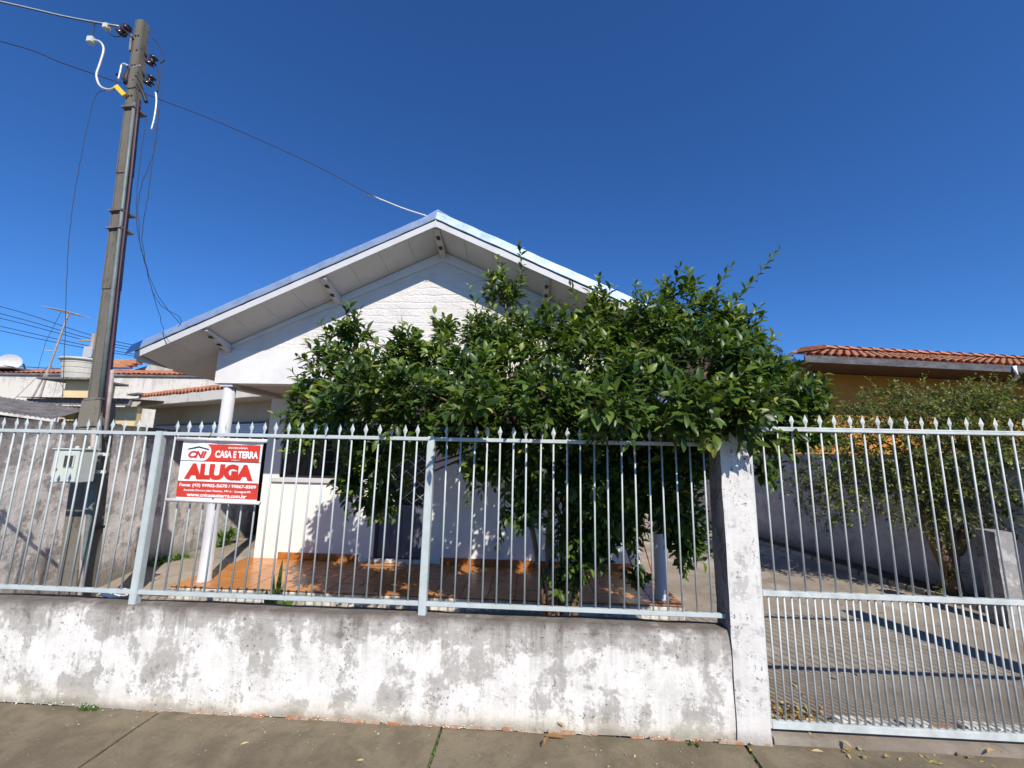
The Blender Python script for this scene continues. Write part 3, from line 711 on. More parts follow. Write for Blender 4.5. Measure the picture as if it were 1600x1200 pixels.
MB().tube([pp(.89,.06,-.11), pp(.892,.15,-.12)], .008, 6).obj('tie_rod', M['alu'], pole)
b = MB().tube([pp(.868,-.055,-.05), pp(.885,-.11,-.07), pp(.884,-.16,-.08)], .016, 6); b.obj('cable_clamp', M['cable'], pole, smooth=True)
MB().tube([pp(.900,-.055,-.05), pp(.88,-.065,-.06), pp(.868,-.06,-.06)], .022, 8).obj('cable_clamp', M['cable'], pole, smooth=True)
MB().beam(pp(.858,-.125,-.10), pp(.842,-.035,-.075), .03, .05).obj('yellow_tag', M['yellow'], pole, bevel=.003)
# wires -----------------------------------------------------------------
def wire(pts, r, mat, name, label, group=None, seg=5, wob=0):
    P_ = [Vector(p) for p in pts]; out = []
    for k in range(len(P_)-1):
        p0 = P_[max(k-1,0)]; p1 = P_[k]; p2 = P_[k+1]; p3 = P_[min(k+2,len(P_)-1)]
        for q in range(seg):
            t = q/seg; t2, t3 = t*t, t*t*t
            out.append(.5*((2*p1)+(-p0+p2)*t+(2*p0-5*p1+4*p2-p3)*t2+(-p0+3*p1-3*p2+p3)*t3)+Vector((rnd.uniform(-wob,wob),0,0)))
    out.append(P_[-1])
    o = MB().tube(out, r, 6).obj(name, mat, smooth=True); tag(o, label, 'cable', group); return o
wire([(-12,.2,7.9), (-9,.55,7.4), (-6.39,.8,6.92), (-5.5,.8,6.67), (-4.80,.78,6.49)], .008, M['alu'], 'service_cable', 'thick pale twisted service cable arriving at the pole top from the upper left')
wire([(-12,.3,7.6), (-9,.55,7.38), (-6.39,.79,6.90), (-5.5,.79,6.65), (-4.82,.77,6.47)], .005, M['cable'], 'service_cable', 'thin dark strand twisted beside the pale service cable')
wire([(-12,.3,7.5), (-9,.6,6.95), (-6.26,.8,6.36), (-5.4,.8,6.03), (-4.66,.8,5.75)], .005, M['cable'], 'telephone_line', 'thin dark line reaching the pole from the left below the service cable')
wire([(-4.95,.8,6.49), (-4.88,.8,6.52), (-4.80,.8,6.50), (-4.78,.8,6.43)], .008, M['alu'], 'wire_tail', 'short curled pale wire end beside the pole top')
wire([(-5.13,.8,6.33), (-5.02,.8,6.31), (-4.95,.8,6.2), (-4.96,.8,6.0), (-4.97,.8,5.86), (-4.9,.8,5.72), (-4.78,.8,5.67), (-4.68,.8,5.72)], .013, M['alu'], 'jumper_cable', 'pale looped jumper cable hanging left of the pole top')
wire([(-4.70,.8,5.80), (-4.695,.8,5.9), (-4.69,.8,6.0), (-4.62,.8,5.98)], .011, M['alu'], 'jumper_cable', 'short pale upright cable stub above the yellow tag')
MBc = MB().box(-5.16,-5.09,.77,.83,6.29,6.37).obj('cable_connector', M['meter'], bevel=.008); tag(MBc, 'small pale connector block hanging from the service cable', 'connector')
MBc = MB().box(-4.99,-4.93,.76,.82,6.46,6.53).obj('cable_connector', M['meter'], bevel=.008); tag(MBc, 'small pale connector clamped on the service cable near the pole', 'connector')
wire([(-5.13,.8,6.6), (-5.13,.8,6.37)], .006, M['cable'], 'drop_wire', 'short dark wire holding the hanging connector block')
wire([(-4.95,.8,6.45), (-4.9,.8,6.40), (-4.82,.8,6.37), (-4.72,.8,6.40)], .005, M['cable'], 'jumper_cable', 'thin dark jumper sagging just below the service cable at the pole')
wire([(-4.66,.8,5.68), (-4.85,.8,5.66), (-4.93,.8,5.58), (-4.95,.8,5.2), (-4.93,.8,4.4), (-4.86,.8,3.7), (-4.72,.8,2.9), (-4.6,.8,2.2)], .0028, M['cable'], 'drop_wire', 'thin dark wire hanging loose to the left of the pole', seg=10, wob=.004)
wire([(-4.48,.8,5.70), (-4.35,.82,5.62), (-3.6,1.0,5.40), (-2.6,1.2,5.02), (-1.8,1.42,4.68), (-1.28,1.5,4.53)], .0042, M['cable'], 'telephone_line', 'dark line running from the pole down to the ridge of the white roof', seg=8)
wire([(-2.0,1.38,4.755), (-1.8,1.42,4.685), (-1.55,1.46,4.60), (-1.30,1.5,4.535)], .009, M['alu'], 'wire_sleeve', 'pale spiral grip where the line meets the roof ridge')
wire([(-4.28,.8,5.30), (-4.25,.8,4.6), (-4.20,.85,4.0), (-4.05,1.0,3.4), (-3.92,1.25,3.08)], .0028, M['cable'], 'drop_wire', 'leftmost of the three thin wires dropping from the pole to the low roof end', 'wires dropping to the roof end', seg=8, wob=.005)
wire([(-4.25,.8,5.74), (-4.15,.8,5.3), (-4.12,.8,4.9), (-4.2,.8,4.4), (-4.16,.85,3.9), (-4.10,1.0,3.45), (-4.16,1.3,3.04)], .0028, M['cable'], 'drop_wire', 'middle of the three thin wires dropping from the pole to the low roof end', 'wires dropping to the roof end', seg=8, wob=.008)
wire([(-4.22,.8,6.05), (-4.16,.8,5.6), (-4.13,.8,4.9), (-4.10,.8,4.4), (-4.13,.85,3.9), (-4.02,1.0,3.3), (-3.90,1.2,3.15), (-4.0,1.3,3.08)], .0028, M['cable'], 'drop_wire', 'rightmost of the three thin wires dropping from the pole to the low roof end', 'wires dropping to the roof end', seg=8, wob=.008)
wire([(-4.40,.8,6.35), (-4.28,.8,6.22), (-4.2,.8,6.05), (-4.24,.8,6.0)], .006, M['cable'], 'jumper_cable', 'black cable bow looping out right of the upper pole insulators')
wire([(-4.28,.8,5.95), (-4.22,.8,5.8), (-4.21,.8,5.62)], .006, M['cable'], 'jumper_cable', 'black cable tail falling from the lower right insulator')
wire([(-4.23,.8,5.62), (-4.20,.8,5.5), (-4.19,.8,5.3), (-4.2,.8,5.15)], .010, M['alu'], 'jumper_cable', 'short pale cable sleeve hanging right of the pole')
wire([(-4.45,.8,5.72), (-4.38,.8,5.62), (-4.32,.8,5.5)], .018, M['cable'], 'cable_boot', 'thick black bent cable boot right of the pole below the insulators')

# meter box
mt = thing('meter_box', 'pale plastic electricity meter box with small window fixed to the pole', 'meter box')
bx = MB().box(-4.215, -3.965, .50, .655, 1.415, 1.70).obj('box_body', M['meter'], mt, bevel=.008)
MB().box(-4.225, -3.955, .485, .662, 1.70, 1.712).obj('box_lid', M['meter'], mt, bevel=.003)
MB().box(-4.103, -3.968, .493, .4995, 1.425, 1.69).obj('box_door', M['meter'], mt, bevel=.003)
wf = MB().box(-4.098, -4.00, .486, .4925, 1.545, 1.66).obj('window_frame', M['meter'], mt, bevel=.004)
MB().box(-4.088, -4.012, .482, .4855, 1.555, 1.65).obj('window_pane', M['meterwin'], wf)
MB().tube([(-4.165,.499,1.53), (-4.165,.488,1.53)], .012, 10).obj('box_lock', M['steel'], mt)
for x in (-4.12, -4.0): MB().lathe((x,.6,1.712), [(.016,0),(.016,.012),(.008,.022)], 8).obj('lid_screw', M['alu'], mt)

# ================================================================== BANNER
ban = thing('rental_banner', 'red and white ALUGA rental banner tied to the railing between two rods', 'banner')
BY = -.012
P00 = Vector((-2.595, BY, 1.375)); P10 = Vector((-1.985, BY, 1.368)); P01 = Vector((-2.600, BY, 1.795)); P11 = Vector((-1.985, BY, 1.792))
def bp(u, v, dy=0):
    p = P00*(1-u)*(1-v)+P10*u*(1-v)+P01*(1-u)*v+P11*u*v
    return Vector((p.x, BY-.004*math.sin(u*7)*math.sin(v*3.1)-.003*math.sin(u*17+v*3)+dy, p.z))
def bquad(u0, u1, v0, v1, dy, name, mat, n=24, shape=None):
    b = MB(); m_ = max(2, int(n*(v1-v0)))
    for k in range(m_+1):
        for i in range(n+1): b.v.append(bp(lerp(u0,u1,i/n), lerp(v0,v1,k/m_), dy))
    for k in range(m_):
        for i in range(n): a = k*(n+1)+i; b.f.append((a, a+1, a+n+2, a+n+1))
    return b.obj(name, mat, ban, smooth=True)
bquad(0, 1, 0, 1, 0, 'sheet', M['banner'], 30)
# red upper field with the round white logo field bitten out of its left side
b = MB(); n = 26; v0, v1 = .655, .945
for k in range(n+1):
    t = k/n; v = lerp(v0, v1, t)
    ul = .245+.125*math.sqrt(max(0, 1-((t-.52)/.56)**2))
    for i in range(9): b.v.append(bp(lerp(ul, .975, i/8), v, -.0012))
for k in range(n):
    for i in range(8): a = k*9+i; b.f.append((a, a+1, a+10, a+9))
b.obj('red_field', M['red'], ban, smooth=True)
bquad(0.0, 1, .03, .295, -.0012, 'red_field', M['red'])
bquad(.0, 1, .645, .655, -.0013, 'divider_line', M['blackink'])
bquad(.0, .99, .295, .302, -.0013, 'divider_line', M['blackink'])
def text(body, u, v, height, width, mat, bold=.02, shear=0, dy=-.0026, name='lettering'):
    c = bpy.data.curves.new('txt', 'FONT'); c.body = body; c.size = 1; c.offset = bold; c.shear = shear; c.align_x = 'LEFT'; c.resolution_u = 3
    o = bpy.data.objects.new('txt', c); COL.objects.link(o); bpy.context.view_layer.update()
    me = bpy.data.meshes.new_from_object(o.evaluated_get(bpy.context.evaluated_depsgraph_get())); bpy.data.objects.remove(o)
    co = np.empty(len(me.vertices)*3); me.vertices.foreach_get('co', co); co = co.reshape(-1,3)
    mn, mx = co.min(0), co.max(0); sc = (co-mn)/np.maximum(mx-mn, 1e-6)
    BW = (P10-P00).length; BH = (P01-P00).length
    out = []
    for q in sc:
        out.append(bp(u+q[0]*width, v+q[1]*height, dy))
    me.vertices.foreach_set('co', np.array([x for p in out for x in p])); me.update()
    me.materials.clear(); me.materials.append(mat)
    me.name = name
    o = bpy.data.objects.new(name, me); COL.objects.link(o); o.parent = ban; return o
text('ALUGA', .075, .335, .275, .85, M['redtext'], .075)
text('CASA E TERRA', .42, .715, .125, .535, M['whitetext'], .045)
text('IMOBILIÁRIA', .575, .875, .04, .24, M['whitetext'], .02)
text('CNI', .085, .70, .125, .235, M['redtext'], .05, .25)
text('CRECI', .63, .672, .018, .10, M['whitetext'], .01)
text('Fone: (43) 99902-5678 / 99867-8509', .03, .195, .072, .945, M['whitetext'], .03)
text('Avenida Doutor João Pessoa, 194 A - Quatiguá-PR', .09, .125, .045, .83, M['whitetext'], .025)
text('www.cnicasaeterra.com.br', .135, .045, .062, .74, M['whitetext'], .03)
b = MB()
def chev(pts, dy): 
    i = len(b.v); b.v += [bp(u, v, dy) for u, v in pts]; b.f.append(tuple(range(i, i+len(pts))))
chev([(.065,.842),(.075,.862),(.205,.905),(.205,.882)], -.0026); chev([(.205,.882),(.205,.905),(.345,.862),(.335,.842)], -.0026)
b.obj('logo_roof', M['blackink'], ban)
MB().tube([P01+Vector((-.04,-.012,.012)), P11+Vector((.035,-.012,.010))], .0135, 12).obj('top_rod', M['rod'], ban, smooth=True)
MB().tube([P00+Vector((-.06,-.012,-.010)), P10+Vector((.035,-.012,-.008))], .0135, 12).obj('bottom_rod', M['rod'], ban, smooth=True)
for x, z in ((-2.405,1.80), (-2.31,1.80), (-2.31,1.36)):
    MB().tube([(x-.01,-.03,z-.012), (x+.005,-.028,z+.022), (x+.012,.03,z+.03), (x-.004,.0,z-.02)], .003, 5).obj('cable_tie', M['cable'], ban)
MB().tube([(-2.405,-.03,1.80), (-2.375,-.035,1.85)], .0028, 5).obj('cable_tie', M['cable'], ban)
MB().tube([P01+Vector((-.035,-.012,.02)), (-2.66,.0,1.83), (-2.70,.03,1.85)], .003, 5).obj('tie_string', M['alu'], ban)

# ================================================================== FOLIAGE
def leaf_arrays(P_, D_, N_, L_, W_, fold=.22, curl=.25, rngen=None):
    """P base points, D direction, N normal, lengths, widths -> verts, faces; 8 verts per leaf, curved and folded"""
    n = len(P_); D_ = D_/np.linalg.norm(D_, axis=1, keepdims=True)
    Sd = np.cross(D_, N_); Sd /= np.maximum(np.linalg.norm(Sd, axis=1, keepdims=True), 1e-6); Nn = np.cross(Sd, D_)
    V = np.zeros((n, 11, 3)); L = L_[:,None]; Wd = W_[:,None]
    prof = [(.0,.0),(.22,.62),(.50,1.0),(.80,.58),(1.0,0)]
    def pt(t, wv): return P_+D_*L*t*(1-.0)+Sd*Wd*.5*wv+Nn*(abs(wv)*fold*Wd-curl*L*t*t)
    V[:,0] = pt(0,0)
    for k, (t, wv) in enumerate(prof[1:4]):
        V[:,1+k] = pt(t,-wv); V[:,4+k] = pt(t,0); V[:,7+k] = pt(t,wv)
    V[:,10] = pt(1,0)
    F4 = np.array([[1,4,5,2],[2,5,6,3],[4,7,8,5],[5,8,9,6]]); F3 = np.array([[0,4,1],[0,7,4],[3,6,10],[6,9,10]])
    return V, F4, F3
def leaves_mesh(name, mat, P_, D_, N_, L_, W_, tone, fold=.22, curl=.25):
    V, F4, F3 = leaf_arrays(P_, D_, N_, L_, W_, fold, curl); n = len(P_); base = (np.arange(n)*11)[:,None,None]
    me = bpy.data.meshes.new(name); me.vertices.add(n*11); me.vertices.foreach_set('co', V.reshape(-1))
    f4 = (F4[None]+base).reshape(-1); f3 = (F3[None]+base).reshape(-1)
    me.loops.add(len(f4)+len(f3)); me.loops.foreach_set('vertex_index', np.concatenate([f4, f3]).astype(np.int32))
    st = np.concatenate([np.arange(0, len(f4), 4), len(f4)+np.arange(0, len(f3), 3)]).astype(np.int32)
    me.polygons.add(len(st)); me.polygons.foreach_set('loop_start', st)
    me.update(calc_edges=True); me.polygons.foreach_set('use_smooth', [True]*len(st))
    at = me.attributes.new('leaf_tone', 'FLOAT', 'POINT'); at.data.foreach_set('value', np.repeat(tone, 11).astype(np.float32))
    me.materials.append(mat); return me
nr = np.random.default_rng(5)
def unit(v): return v/np.maximum(np.linalg.norm(v, axis=-1, keepdims=True), 1e-6)
def sprig(o, d, length, nleaf, L, W, out, twigs, tw_r=.004, droop=.0, bright=0, spread=1.0):
    d = unit(np.array(d, float)); o = np.array(o, float); pts = []
    side = unit(np.cross(d, nr.normal(size=3))); bend = unit(nr.normal(size=3))*.25
    sc_ = nr.uniform(.72,1.28) if nleaf < 12 else 1.0; tn_ = nr.normal()*.10; L = L*sc_; W = W*sc_
    for k in range(nleaf):
        t = (k+.7)/nleaf
        p = o+d*length*t+bend*length*t*t+np.array([0,0,-droop*length*t*t]); 
        ang = k*2.4+nr.uniform(-.4,.4)
        a = side*math.cos(ang)+np.cross(d, side)*math.sin(ang)
        ld = unit(a*spread+d*(.55+.6*t)+np.array([0,0,.10]))
        nrm = unit(np.array([.1,-.30,1.0])+nr.normal(size=3)*.35+d*.2)
        s = (1-.35*max(0, t-.7)/.3)*nr.uniform(.75,1.15)
        out.append((p, ld, nrm, L*s, W*s*nr.uniform(.85,1.1), np.clip(nr.beta(2,2.6)*.8+bright+tn_+.25*(t > .85)+(.6 if nr.uniform() < .012 else 0), 0, 1)))
    twigs.append(([tuple(o), tuple(o+d*length*.5+bend*length*.25), tuple(o+d*length+bend*length-np.array([0,0,droop*length]))], [tw_r, tw_r*.75, tw_r*.4]))
BLOBS = [(-2.02,1.00,2.53,0.38),(-2.07,0.80,2.09,0.31),(-1.51,0.50,2.10,0.40),(-1.45,0.90,2.49,0.35),(-1.84,1.00,2.97,0.21),(-1.00,0.30,2.08,0.39),(-0.98,1.00,2.61,0.33),(-0.98,1.20,2.99,0.19),(-0.53,0.60,2.32,0.42),(-0.51,1.30,3.03,0.30),(-0.34,1.40,3.58,0.24),(-0.21,1.00,2.62,0.46),(0.09,0.20,2.19,0.36),(0.24,1.20,3.01,0.30),(0.59,0.90,2.67,0.46),(0.71,1.20,3.22,0.27),(1.05,1.00,2.92,0.45),(0.83,0.20,2.25,0.40),(1.50,1.20,3.29,0.32),(1.78,1.10,3.12,0.29),(1.42,0.50,2.50,0.46),(1.85,0.50,2.34,0.37),(1.86,0.80,2.75,0.31),(2.10,0.50,2.18,0.28),(2.25,0.60,2.27,0.17),(1.36,-0.10,2.13,0.24),(0.36,0.50,2.02,0.40),(-0.40,0.60,1.99,0.30),(-1.43,0.60,1.69,0.26),(-1.36,0.80,1.35,0.23),(-1.63,0.70,1.46,0.15),(-0.50,0.80,1.59,0.14),(-0.29,0.70,1.71,0.20),(0.11,0.80,1.58,0.31),(0.49,0.70,1.62,0.31),(0.83,0.70,1.66,0.31),(1.21,0.70,1.69,0.29),(0.43,0.90,1.13,0.23),(1.25,0.80,1.28,0.24),(1.37,0.80,0.97,0.16),(0.69,0.90,1.33,0.19),(1.38,0.10,1.96,0.14),(1.74,0.20,1.90,0.13),(1.77,0.25,1.67,0.08),(-1.97,0.50,1.84,0.12),(0.33,1.10,0.64,0.15),(0.95,1.00,0.66,0.09),(2.22,0.80,2.48,0.18),(-1.31,0.00,2.24,0.20),(-0.41,-0.20,2.13,0.21),(0.55,-0.20,2.06,0.22),(1.03,-0.15,2.07,0.23),(-0.92,0.00,2.25,0.17),
 (-.75,.85,1.88,.16),(-.05,.75,1.30,.20),(.25,.8,1.75,.26),(.70,.65,1.35,.22),(1.0,.8,1.42,.26),(1.18,.6,1.45,.20),(.62,.95,.95,.20),(.40,1.0,.85,.18),(1.30,.9,1.15,.18),(2.16,.35,2.05,.18),(2.12,.3,1.95,.15),(1.02,.75,1.94,.20),(1.95,1.0,2.95,.25),(1.30,1.1,3.0,.30),(-.15,1.2,3.0,.26),(-1.25,.9,2.75,.20),(.45,.9,1.45,.24),(.9,.95,1.15,.2),(1.42,-.10,2.06,.17),(1.30,.05,1.98,.15),(1.55,-.02,2.12,.15),(1.25,.5,1.80,.22),(.0,.5,1.85,.24),(-1.15,.55,1.85,.22)]
SHOOTS = [((-0.16,1.20,3.50),(-0.08,1.15,4.08)),((-0.33,1.40,3.36),(-0.30,1.35,4.01)),((1.84,1.10,3.06),(2.37,1.05,3.77)),((1.65,1.10,3.12),(1.95,1.05,3.66)),((1.98,0.90,2.90),(2.28,0.85,3.13)),((0.64,1.20,3.29),(0.71,1.15,3.73)),((1.01,1.20,3.22),(1.15,1.15,3.64)),((1.44,1.20,3.36),(1.50,1.15,3.70)),((-1.24,1.00,2.61),(-1.37,0.95,3.00)),((-1.88,1.00,2.87),(-1.88,0.95,3.27)),((-0.97,1.20,2.86),(-1.05,1.15,3.24)),((2.15,0.50,2.24),(2.50,0.45,2.30)),((0.49,1.30,3.33),(0.35,1.25,3.56)),((-2.15,0.80,2.30),(-2.34,0.75,2.48)),((-0.58,1.30,3.10),(-0.65,1.25,3.52)),((0.75,0.90,1.36),(1.02,0.85,0.60)),((0.50,0.70,1.81),(0.72,0.65,1.10)),((-1.57,0.70,1.77),(-1.66,0.65,1.22)),((-1.35,0.80,1.54),(-1.21,0.75,1.03)),((-0.24,0.80,1.68),(-0.16,0.75,0.87)),((1.46,0.15,2.01),(1.70,0.10,1.56)),((1.22,0.80,1.28),(1.40,0.75,0.75)),((-0.54,0.80,1.79),(-0.54,0.75,1.24)),((1.13,0.60,1.83),(1.07,0.55,1.41)),((-2.16,1.00,2.66),(-2.35,0.95,2.78)),((0.30,1.10,1.21),(0.24,1.05,0.49)),((-2.07,0.60,2.04),(-2.16,0.55,1.76)),((-2.04,1.00,2.80),(-2.14,0.95,3.02))]
tree = thing('citrus_tree', 'large dense glossy leaved tree spreading over the railing in front of the white house', 'tree')
LV = []; TW = []
heart = np.array([.2, 1.0, 2.2])
for (x, y, z, r) in BLOBS:
    c = np.array([x, y, z]); ns = max(6, int((540 if z > 2.0 else 640)*r*r+(36 if z > 2.0 else 48)*r))
    for _ in range(ns):
        v = unit(nr.normal(size=3)); rr = r*nr.uniform(.25,1)**.5
        o = c+v*rr*np.array([.80,.95,.80])
        d = unit(v*.9+unit(c-heart)*.35+np.array([0,-.25,.45])+nr.normal(size=3)*.3)
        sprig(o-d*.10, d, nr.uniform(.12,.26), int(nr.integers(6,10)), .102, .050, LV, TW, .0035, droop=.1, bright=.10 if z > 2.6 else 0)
for a, c in SHOOTS:
    a = np.array(a); c = np.array(c); L = np.linalg.norm(c-a); nl = max(8, int(L/.026))
    dn = (c-a)[2] < 0
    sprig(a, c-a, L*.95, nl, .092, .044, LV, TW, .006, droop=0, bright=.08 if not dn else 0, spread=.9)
P_ = np.array([q[0] for q in LV]); D_ = np.array([q[1] for q in LV]); N_ = np.array([q[2] for q in LV]); L_ = np.array([q[3] for q in LV]); W_ = np.array([q[4] for q in LV]); T_ = np.array([q[5] for q in LV])
# the leaves that show largest (nearest the street and in the open) are single parts
camp = np.array([0,-3.0251,1.75]); dist = np.linalg.norm(P_-camp, axis=1)
rel = (P_-camp)/dist[:,None]; score = dist/L_*.09
order = np.argsort(score); taken = []; cells = {}
for i in order:
    key = (round(float(rel[i,0])*38), round(float(rel[i,2])*38))
    if key in cells: continue
    cells[key] = 1; taken.append(i)
    if len(taken) >= 298: break
tk = np.zeros(len(P_), bool); tk[taken] = True
for i in taken:
    me = leaves_mesh('leaf', M['leaf'], np.zeros((1,3)), D_[i:i+1], N_[i:i+1], L_[i:i+1], W_[i:i+1], T_[i:i+1])
    place('leaf', me, tuple(P_[i]), parent=tree)
k_ = ~tk
fo = place('foliage', leaves_mesh('foliage', M['leaf'], P_[k_], D_[k_], N_[k_], L_[k_], W_[k_], T_[k_]), parent=tree); fo['kind'] = 'stuff'
b = MB()
for pts, rs in TW: b.tube(pts, rs, 4, cap=False)
o = b.obj('twigs', M['twig'], tree, smooth=True); o['kind'] = 'stuff'
# trunk: several stems rising from one root, and limbs to the crown
root = Vector((.24, 1.12, .02)); tops = [Vector((.14,1.08,1.55)), Vector((.62,1.1,1.6)), Vector((.36,1.2,1.7)), Vector((-.2,1.1,1.9))]
tb = MB()
tb.tube([root+Vector((-.03,0,0)), (.20,1.10,.45), (.17,1.08,.90), (.19,1.05,1.25), tops[0]], [.055,.046,.040,.036,.030], 10)
tb.tube([root+Vector((.12,.02,0)), (.42,1.12,.45), (.52,1.12,.95), (.60,1.1,1.3), tops[1]], [.050,.042,.038,.032,.028], 10)
tb.tube([root+Vector((.03,.05,0)), (.30,1.18,.5), (.33,1.2,1.1), tops[2]], [.040,.034,.030,.026], 9)
tb.tube([root+Vector((-.06,.05,0)), (.10,1.12,.6), (-.02,1.1,1.2), tops[3]], [.032,.026,.022,.018], 8)
tb.tube([root+Vector((.05,-.04,0)), (.26,1.04,.3), (.22,1.0,.62)], [.012,.010,.006], 6)
tb.tube([root+Vector((.09,-.05,0)), (.34,1.02,.28), (.40,.98,.50)], [.012,.010,.006], 6)
tb.obj('trunk', M['bark'], tree, smooth=True)
lb = MB()
for (x, y, z, r) in BLOBS:
    t = min(tops, key=lambda q: (q-Vector((x,y,z))).length); c = Vector((x,y,z)); mid = t.lerp(c, .5)+Vector((rnd.uniform(-.08,.08), rnd.uniform(-.05,.05), .06 if z > t.z else -.02))
    L = (c-t).length; lb.tube([t, mid, c], [.012+.006*L, .010, .005], 6)
lb.obj('limbs', M['bark'], tree, smooth=True)

# right hand shrub with fine leaves
SB = [(4.25,3.20,1.70,0.49),(4.81,3.50,2.22,0.36),(5.06,3.20,2.45,0.38),(4.91,2.90,1.94,0.77),(5.47,3.00,2.22,0.50),(5.92,3.00,2.28,0.50),(5.44,2.60,1.94,0.87),(6.19,2.80,2.30,0.55),(6.03,2.60,1.80,0.84),(4.83,2.70,1.38,0.48),(4.33,3.00,1.37,0.37),(5.48,2.50,1.36,0.60),(5.00,2.60,1.05,0.23),(6.05,2.50,1.26,0.51),(6.62,2.60,1.95,0.80),(4.17,3.30,1.07,0.21),(4.02,3.60,1.28,0.22),(5.12,2.70,0.28,0.12),(4.29,3.60,2.13,0.30),(5.53,3.10,2.68,0.24),(6.20,3.00,2.66,0.26)]
def small_tree(name, label, blobs, trunk_pts, dens, L, W, mat, sq=(.85,.7,.85), tops=None, cat='shrub', up=.2):
    t = thing(name, label, cat); lv = []; tw = []
    for (x, y, z, r) in blobs:
        c = np.array([x,y,z]); ns = max(4, int(1.0*dens*r*r))
        for _ in range(ns):
            v = unit(nr.normal(size=3)); o = c+v*r*(nr.uniform(.1,1)**.45)*np.array(sq)
            d = unit(v+np.array([0,-.1,up])+nr.normal(size=3)*.5)
            sprig(o, d, nr.uniform(.10,.28), int(nr.integers(5,10)), L, W, lv, tw, .003, droop=.25)
    A_ = [np.array([q[i] for q in lv]) for i in range(6)]
    f = place('foliage', leaves_mesh('foliage', mat, *A_[:5], A_[5], .15, .2), parent=t); f['kind'] = 'stuff'
    b = MB()
    for pts, rs in tw: b.tube(pts, rs, 3, cap=False)
    q = b.obj('twigs', M['bark'], t, smooth=True); q['kind'] = 'stuff'
    b = MB()
    for pts, rs in trunk_pts: b.tube(pts, rs, 9)
    b.obj('trunk', M['bark'], t, smooth=True)
    if tops:
        b = MB()
        for (x, y, z, r) in blobs:
            tp = min(tops, key=lambda q: (Vector(q)-Vector((x,y,z))).length); c = Vector((x,y,z)); mid = Vector(tp).lerp(c, .5)+Vector((0,0,.05))
            b.tube([tp, mid, c], [.018,.012,.005], 6)
        b.obj('limbs', M['bark'], t, smooth=True)
    return t
stp_ = [((5.30,2.76,.10),(5.27,2.76,.40),(5.33,2.76,.70),(5.30,2.75,1.05),(5.38,2.75,1.35)), ((5.26,2.76,.35),(5.12,2.76,.75),(5.02,2.76,1.1),(4.95,2.8,1.5)), ((5.33,2.76,.65),(5.55,2.76,.95),(5.72,2.76,1.25)), ((5.30,2.78,.9),(5.2,2.78,1.3),(5.18,2.8,1.7))]
small_tree('small_leaved_shrub', 'fine leaved shrub against the right boundary wall below the orange house', SB,
    [(p, [.085,.07,.06,.045,.035][:len(p)]) for p in stp_], 800, .054, .028, M['leaf_small'], sq=(.9,.75,.9), tops=[p[-1] for p in stp_])
# olive tree beyond, behind the citrus
OB = [(8.45,11.5,5.15,.50),(9.1,11.5,4.75,.5),(7.6,11.5,5.3,.75),(8.3,11.6,4.9,.7),(7.0,11.4,4.7,.8),(8.6,11.5,4.3,.7),(7.7,11.3,4.2,.9),(6.6,11.5,4.0,.7)]
small_tree('olive_green_tree', 'olive green treetop in the distance left of the orange house roof', OB,
    [([(7.6,11.5,0),(7.55,11.5,2),(7.6,11.5,4)], [.14,.11,.07])], 260, .085, .04, M['leaf_olive'], cat='tree', tops=[(7.6,11.5,4)])

# weeds and plants
def weed(name, label, spots, mat, h, n, lw=.3, cat='plant', group=None, lean=.5, stuff=False):
    lv = []
    for (x, y, z) in spots:
        for _ in range(n):
            a = nr.uniform(0, 2*math.pi); d = unit(np.array([math.cos(a)*lean, math.sin(a)*lean, nr.uniform(.5,1.2)])); L = h*nr.uniform(.5,1.1)
            lv.append((np.array([x+nr.normal()*h*.2, y+nr.normal()*h*.2, z-.005]), d, unit(np.array([d[0],d[1],1.4])+nr.normal(size=3)*.2), L, L*lw, nr.uniform(0,1)))
    A_ = [np.array([q[i] for q in lv]) for i in range(6)]
    o = place(name, leaves_mesh(name, mat, *A_[:5], A_[5], .15, .3)); tag(o, label, cat, group, 'stuff' if stuff else None); return o
weed('weed_clump', 'leafy green weed at the foot of the left boundary wall, nearer the railing', [(-4.93,2.55,.17),(-4.93,2.68,.18),(-4.92,2.82,.18),(-4.88,2.9,.18)], M['weed'], .13, 26, .35)
weed('weed_clump', 'dark leafy weed by the end of the left boundary wall near the black passage sheet', [(-4.92,3.62,.19),(-4.92,3.75,.2),(-4.9,3.8,.3)], M['weed'], .19, 30, .35)
# tall snake plant with broad leaves at its foot
sp_ = thing('snake_plant', 'tall pointed variegated plant with broad leaves at its foot before the porch slab', 'plant')
for (x, y, hgt, wd, ln) in ((-2.70,1.62,.50,.055,.01), (-2.76,1.64,.34,.05,-.05), (-2.79,1.60,.22,.05,-.12)):
    me = leaves_mesh('long_leaf', M['weed'], np.array([[x,y,.03]]), np.array([[ln,0,1.]]), np.array([[.1,-1.,.1]]), np.array([hgt*1.1]), np.array([wd]), np.array([.1]), .25, .02); place('long_leaf', me, parent=sp_)
for k in range(11):
    a = nr.uniform(0, 6.28); me = leaves_mesh('broad_leaf', M['weed'], np.array([[-2.70+nr.normal()*.07, 1.55, .05]]), np.array([[math.cos(a),-.3,1.0]]), np.array([[math.cos(a)*.6,-.6,.7]]), np.array([nr.uniform(.12,.2)]), np.array([.07]), np.array([nr.uniform(.4,.9)]), .2, .25); place('broad_leaf', me, parent=sp_)
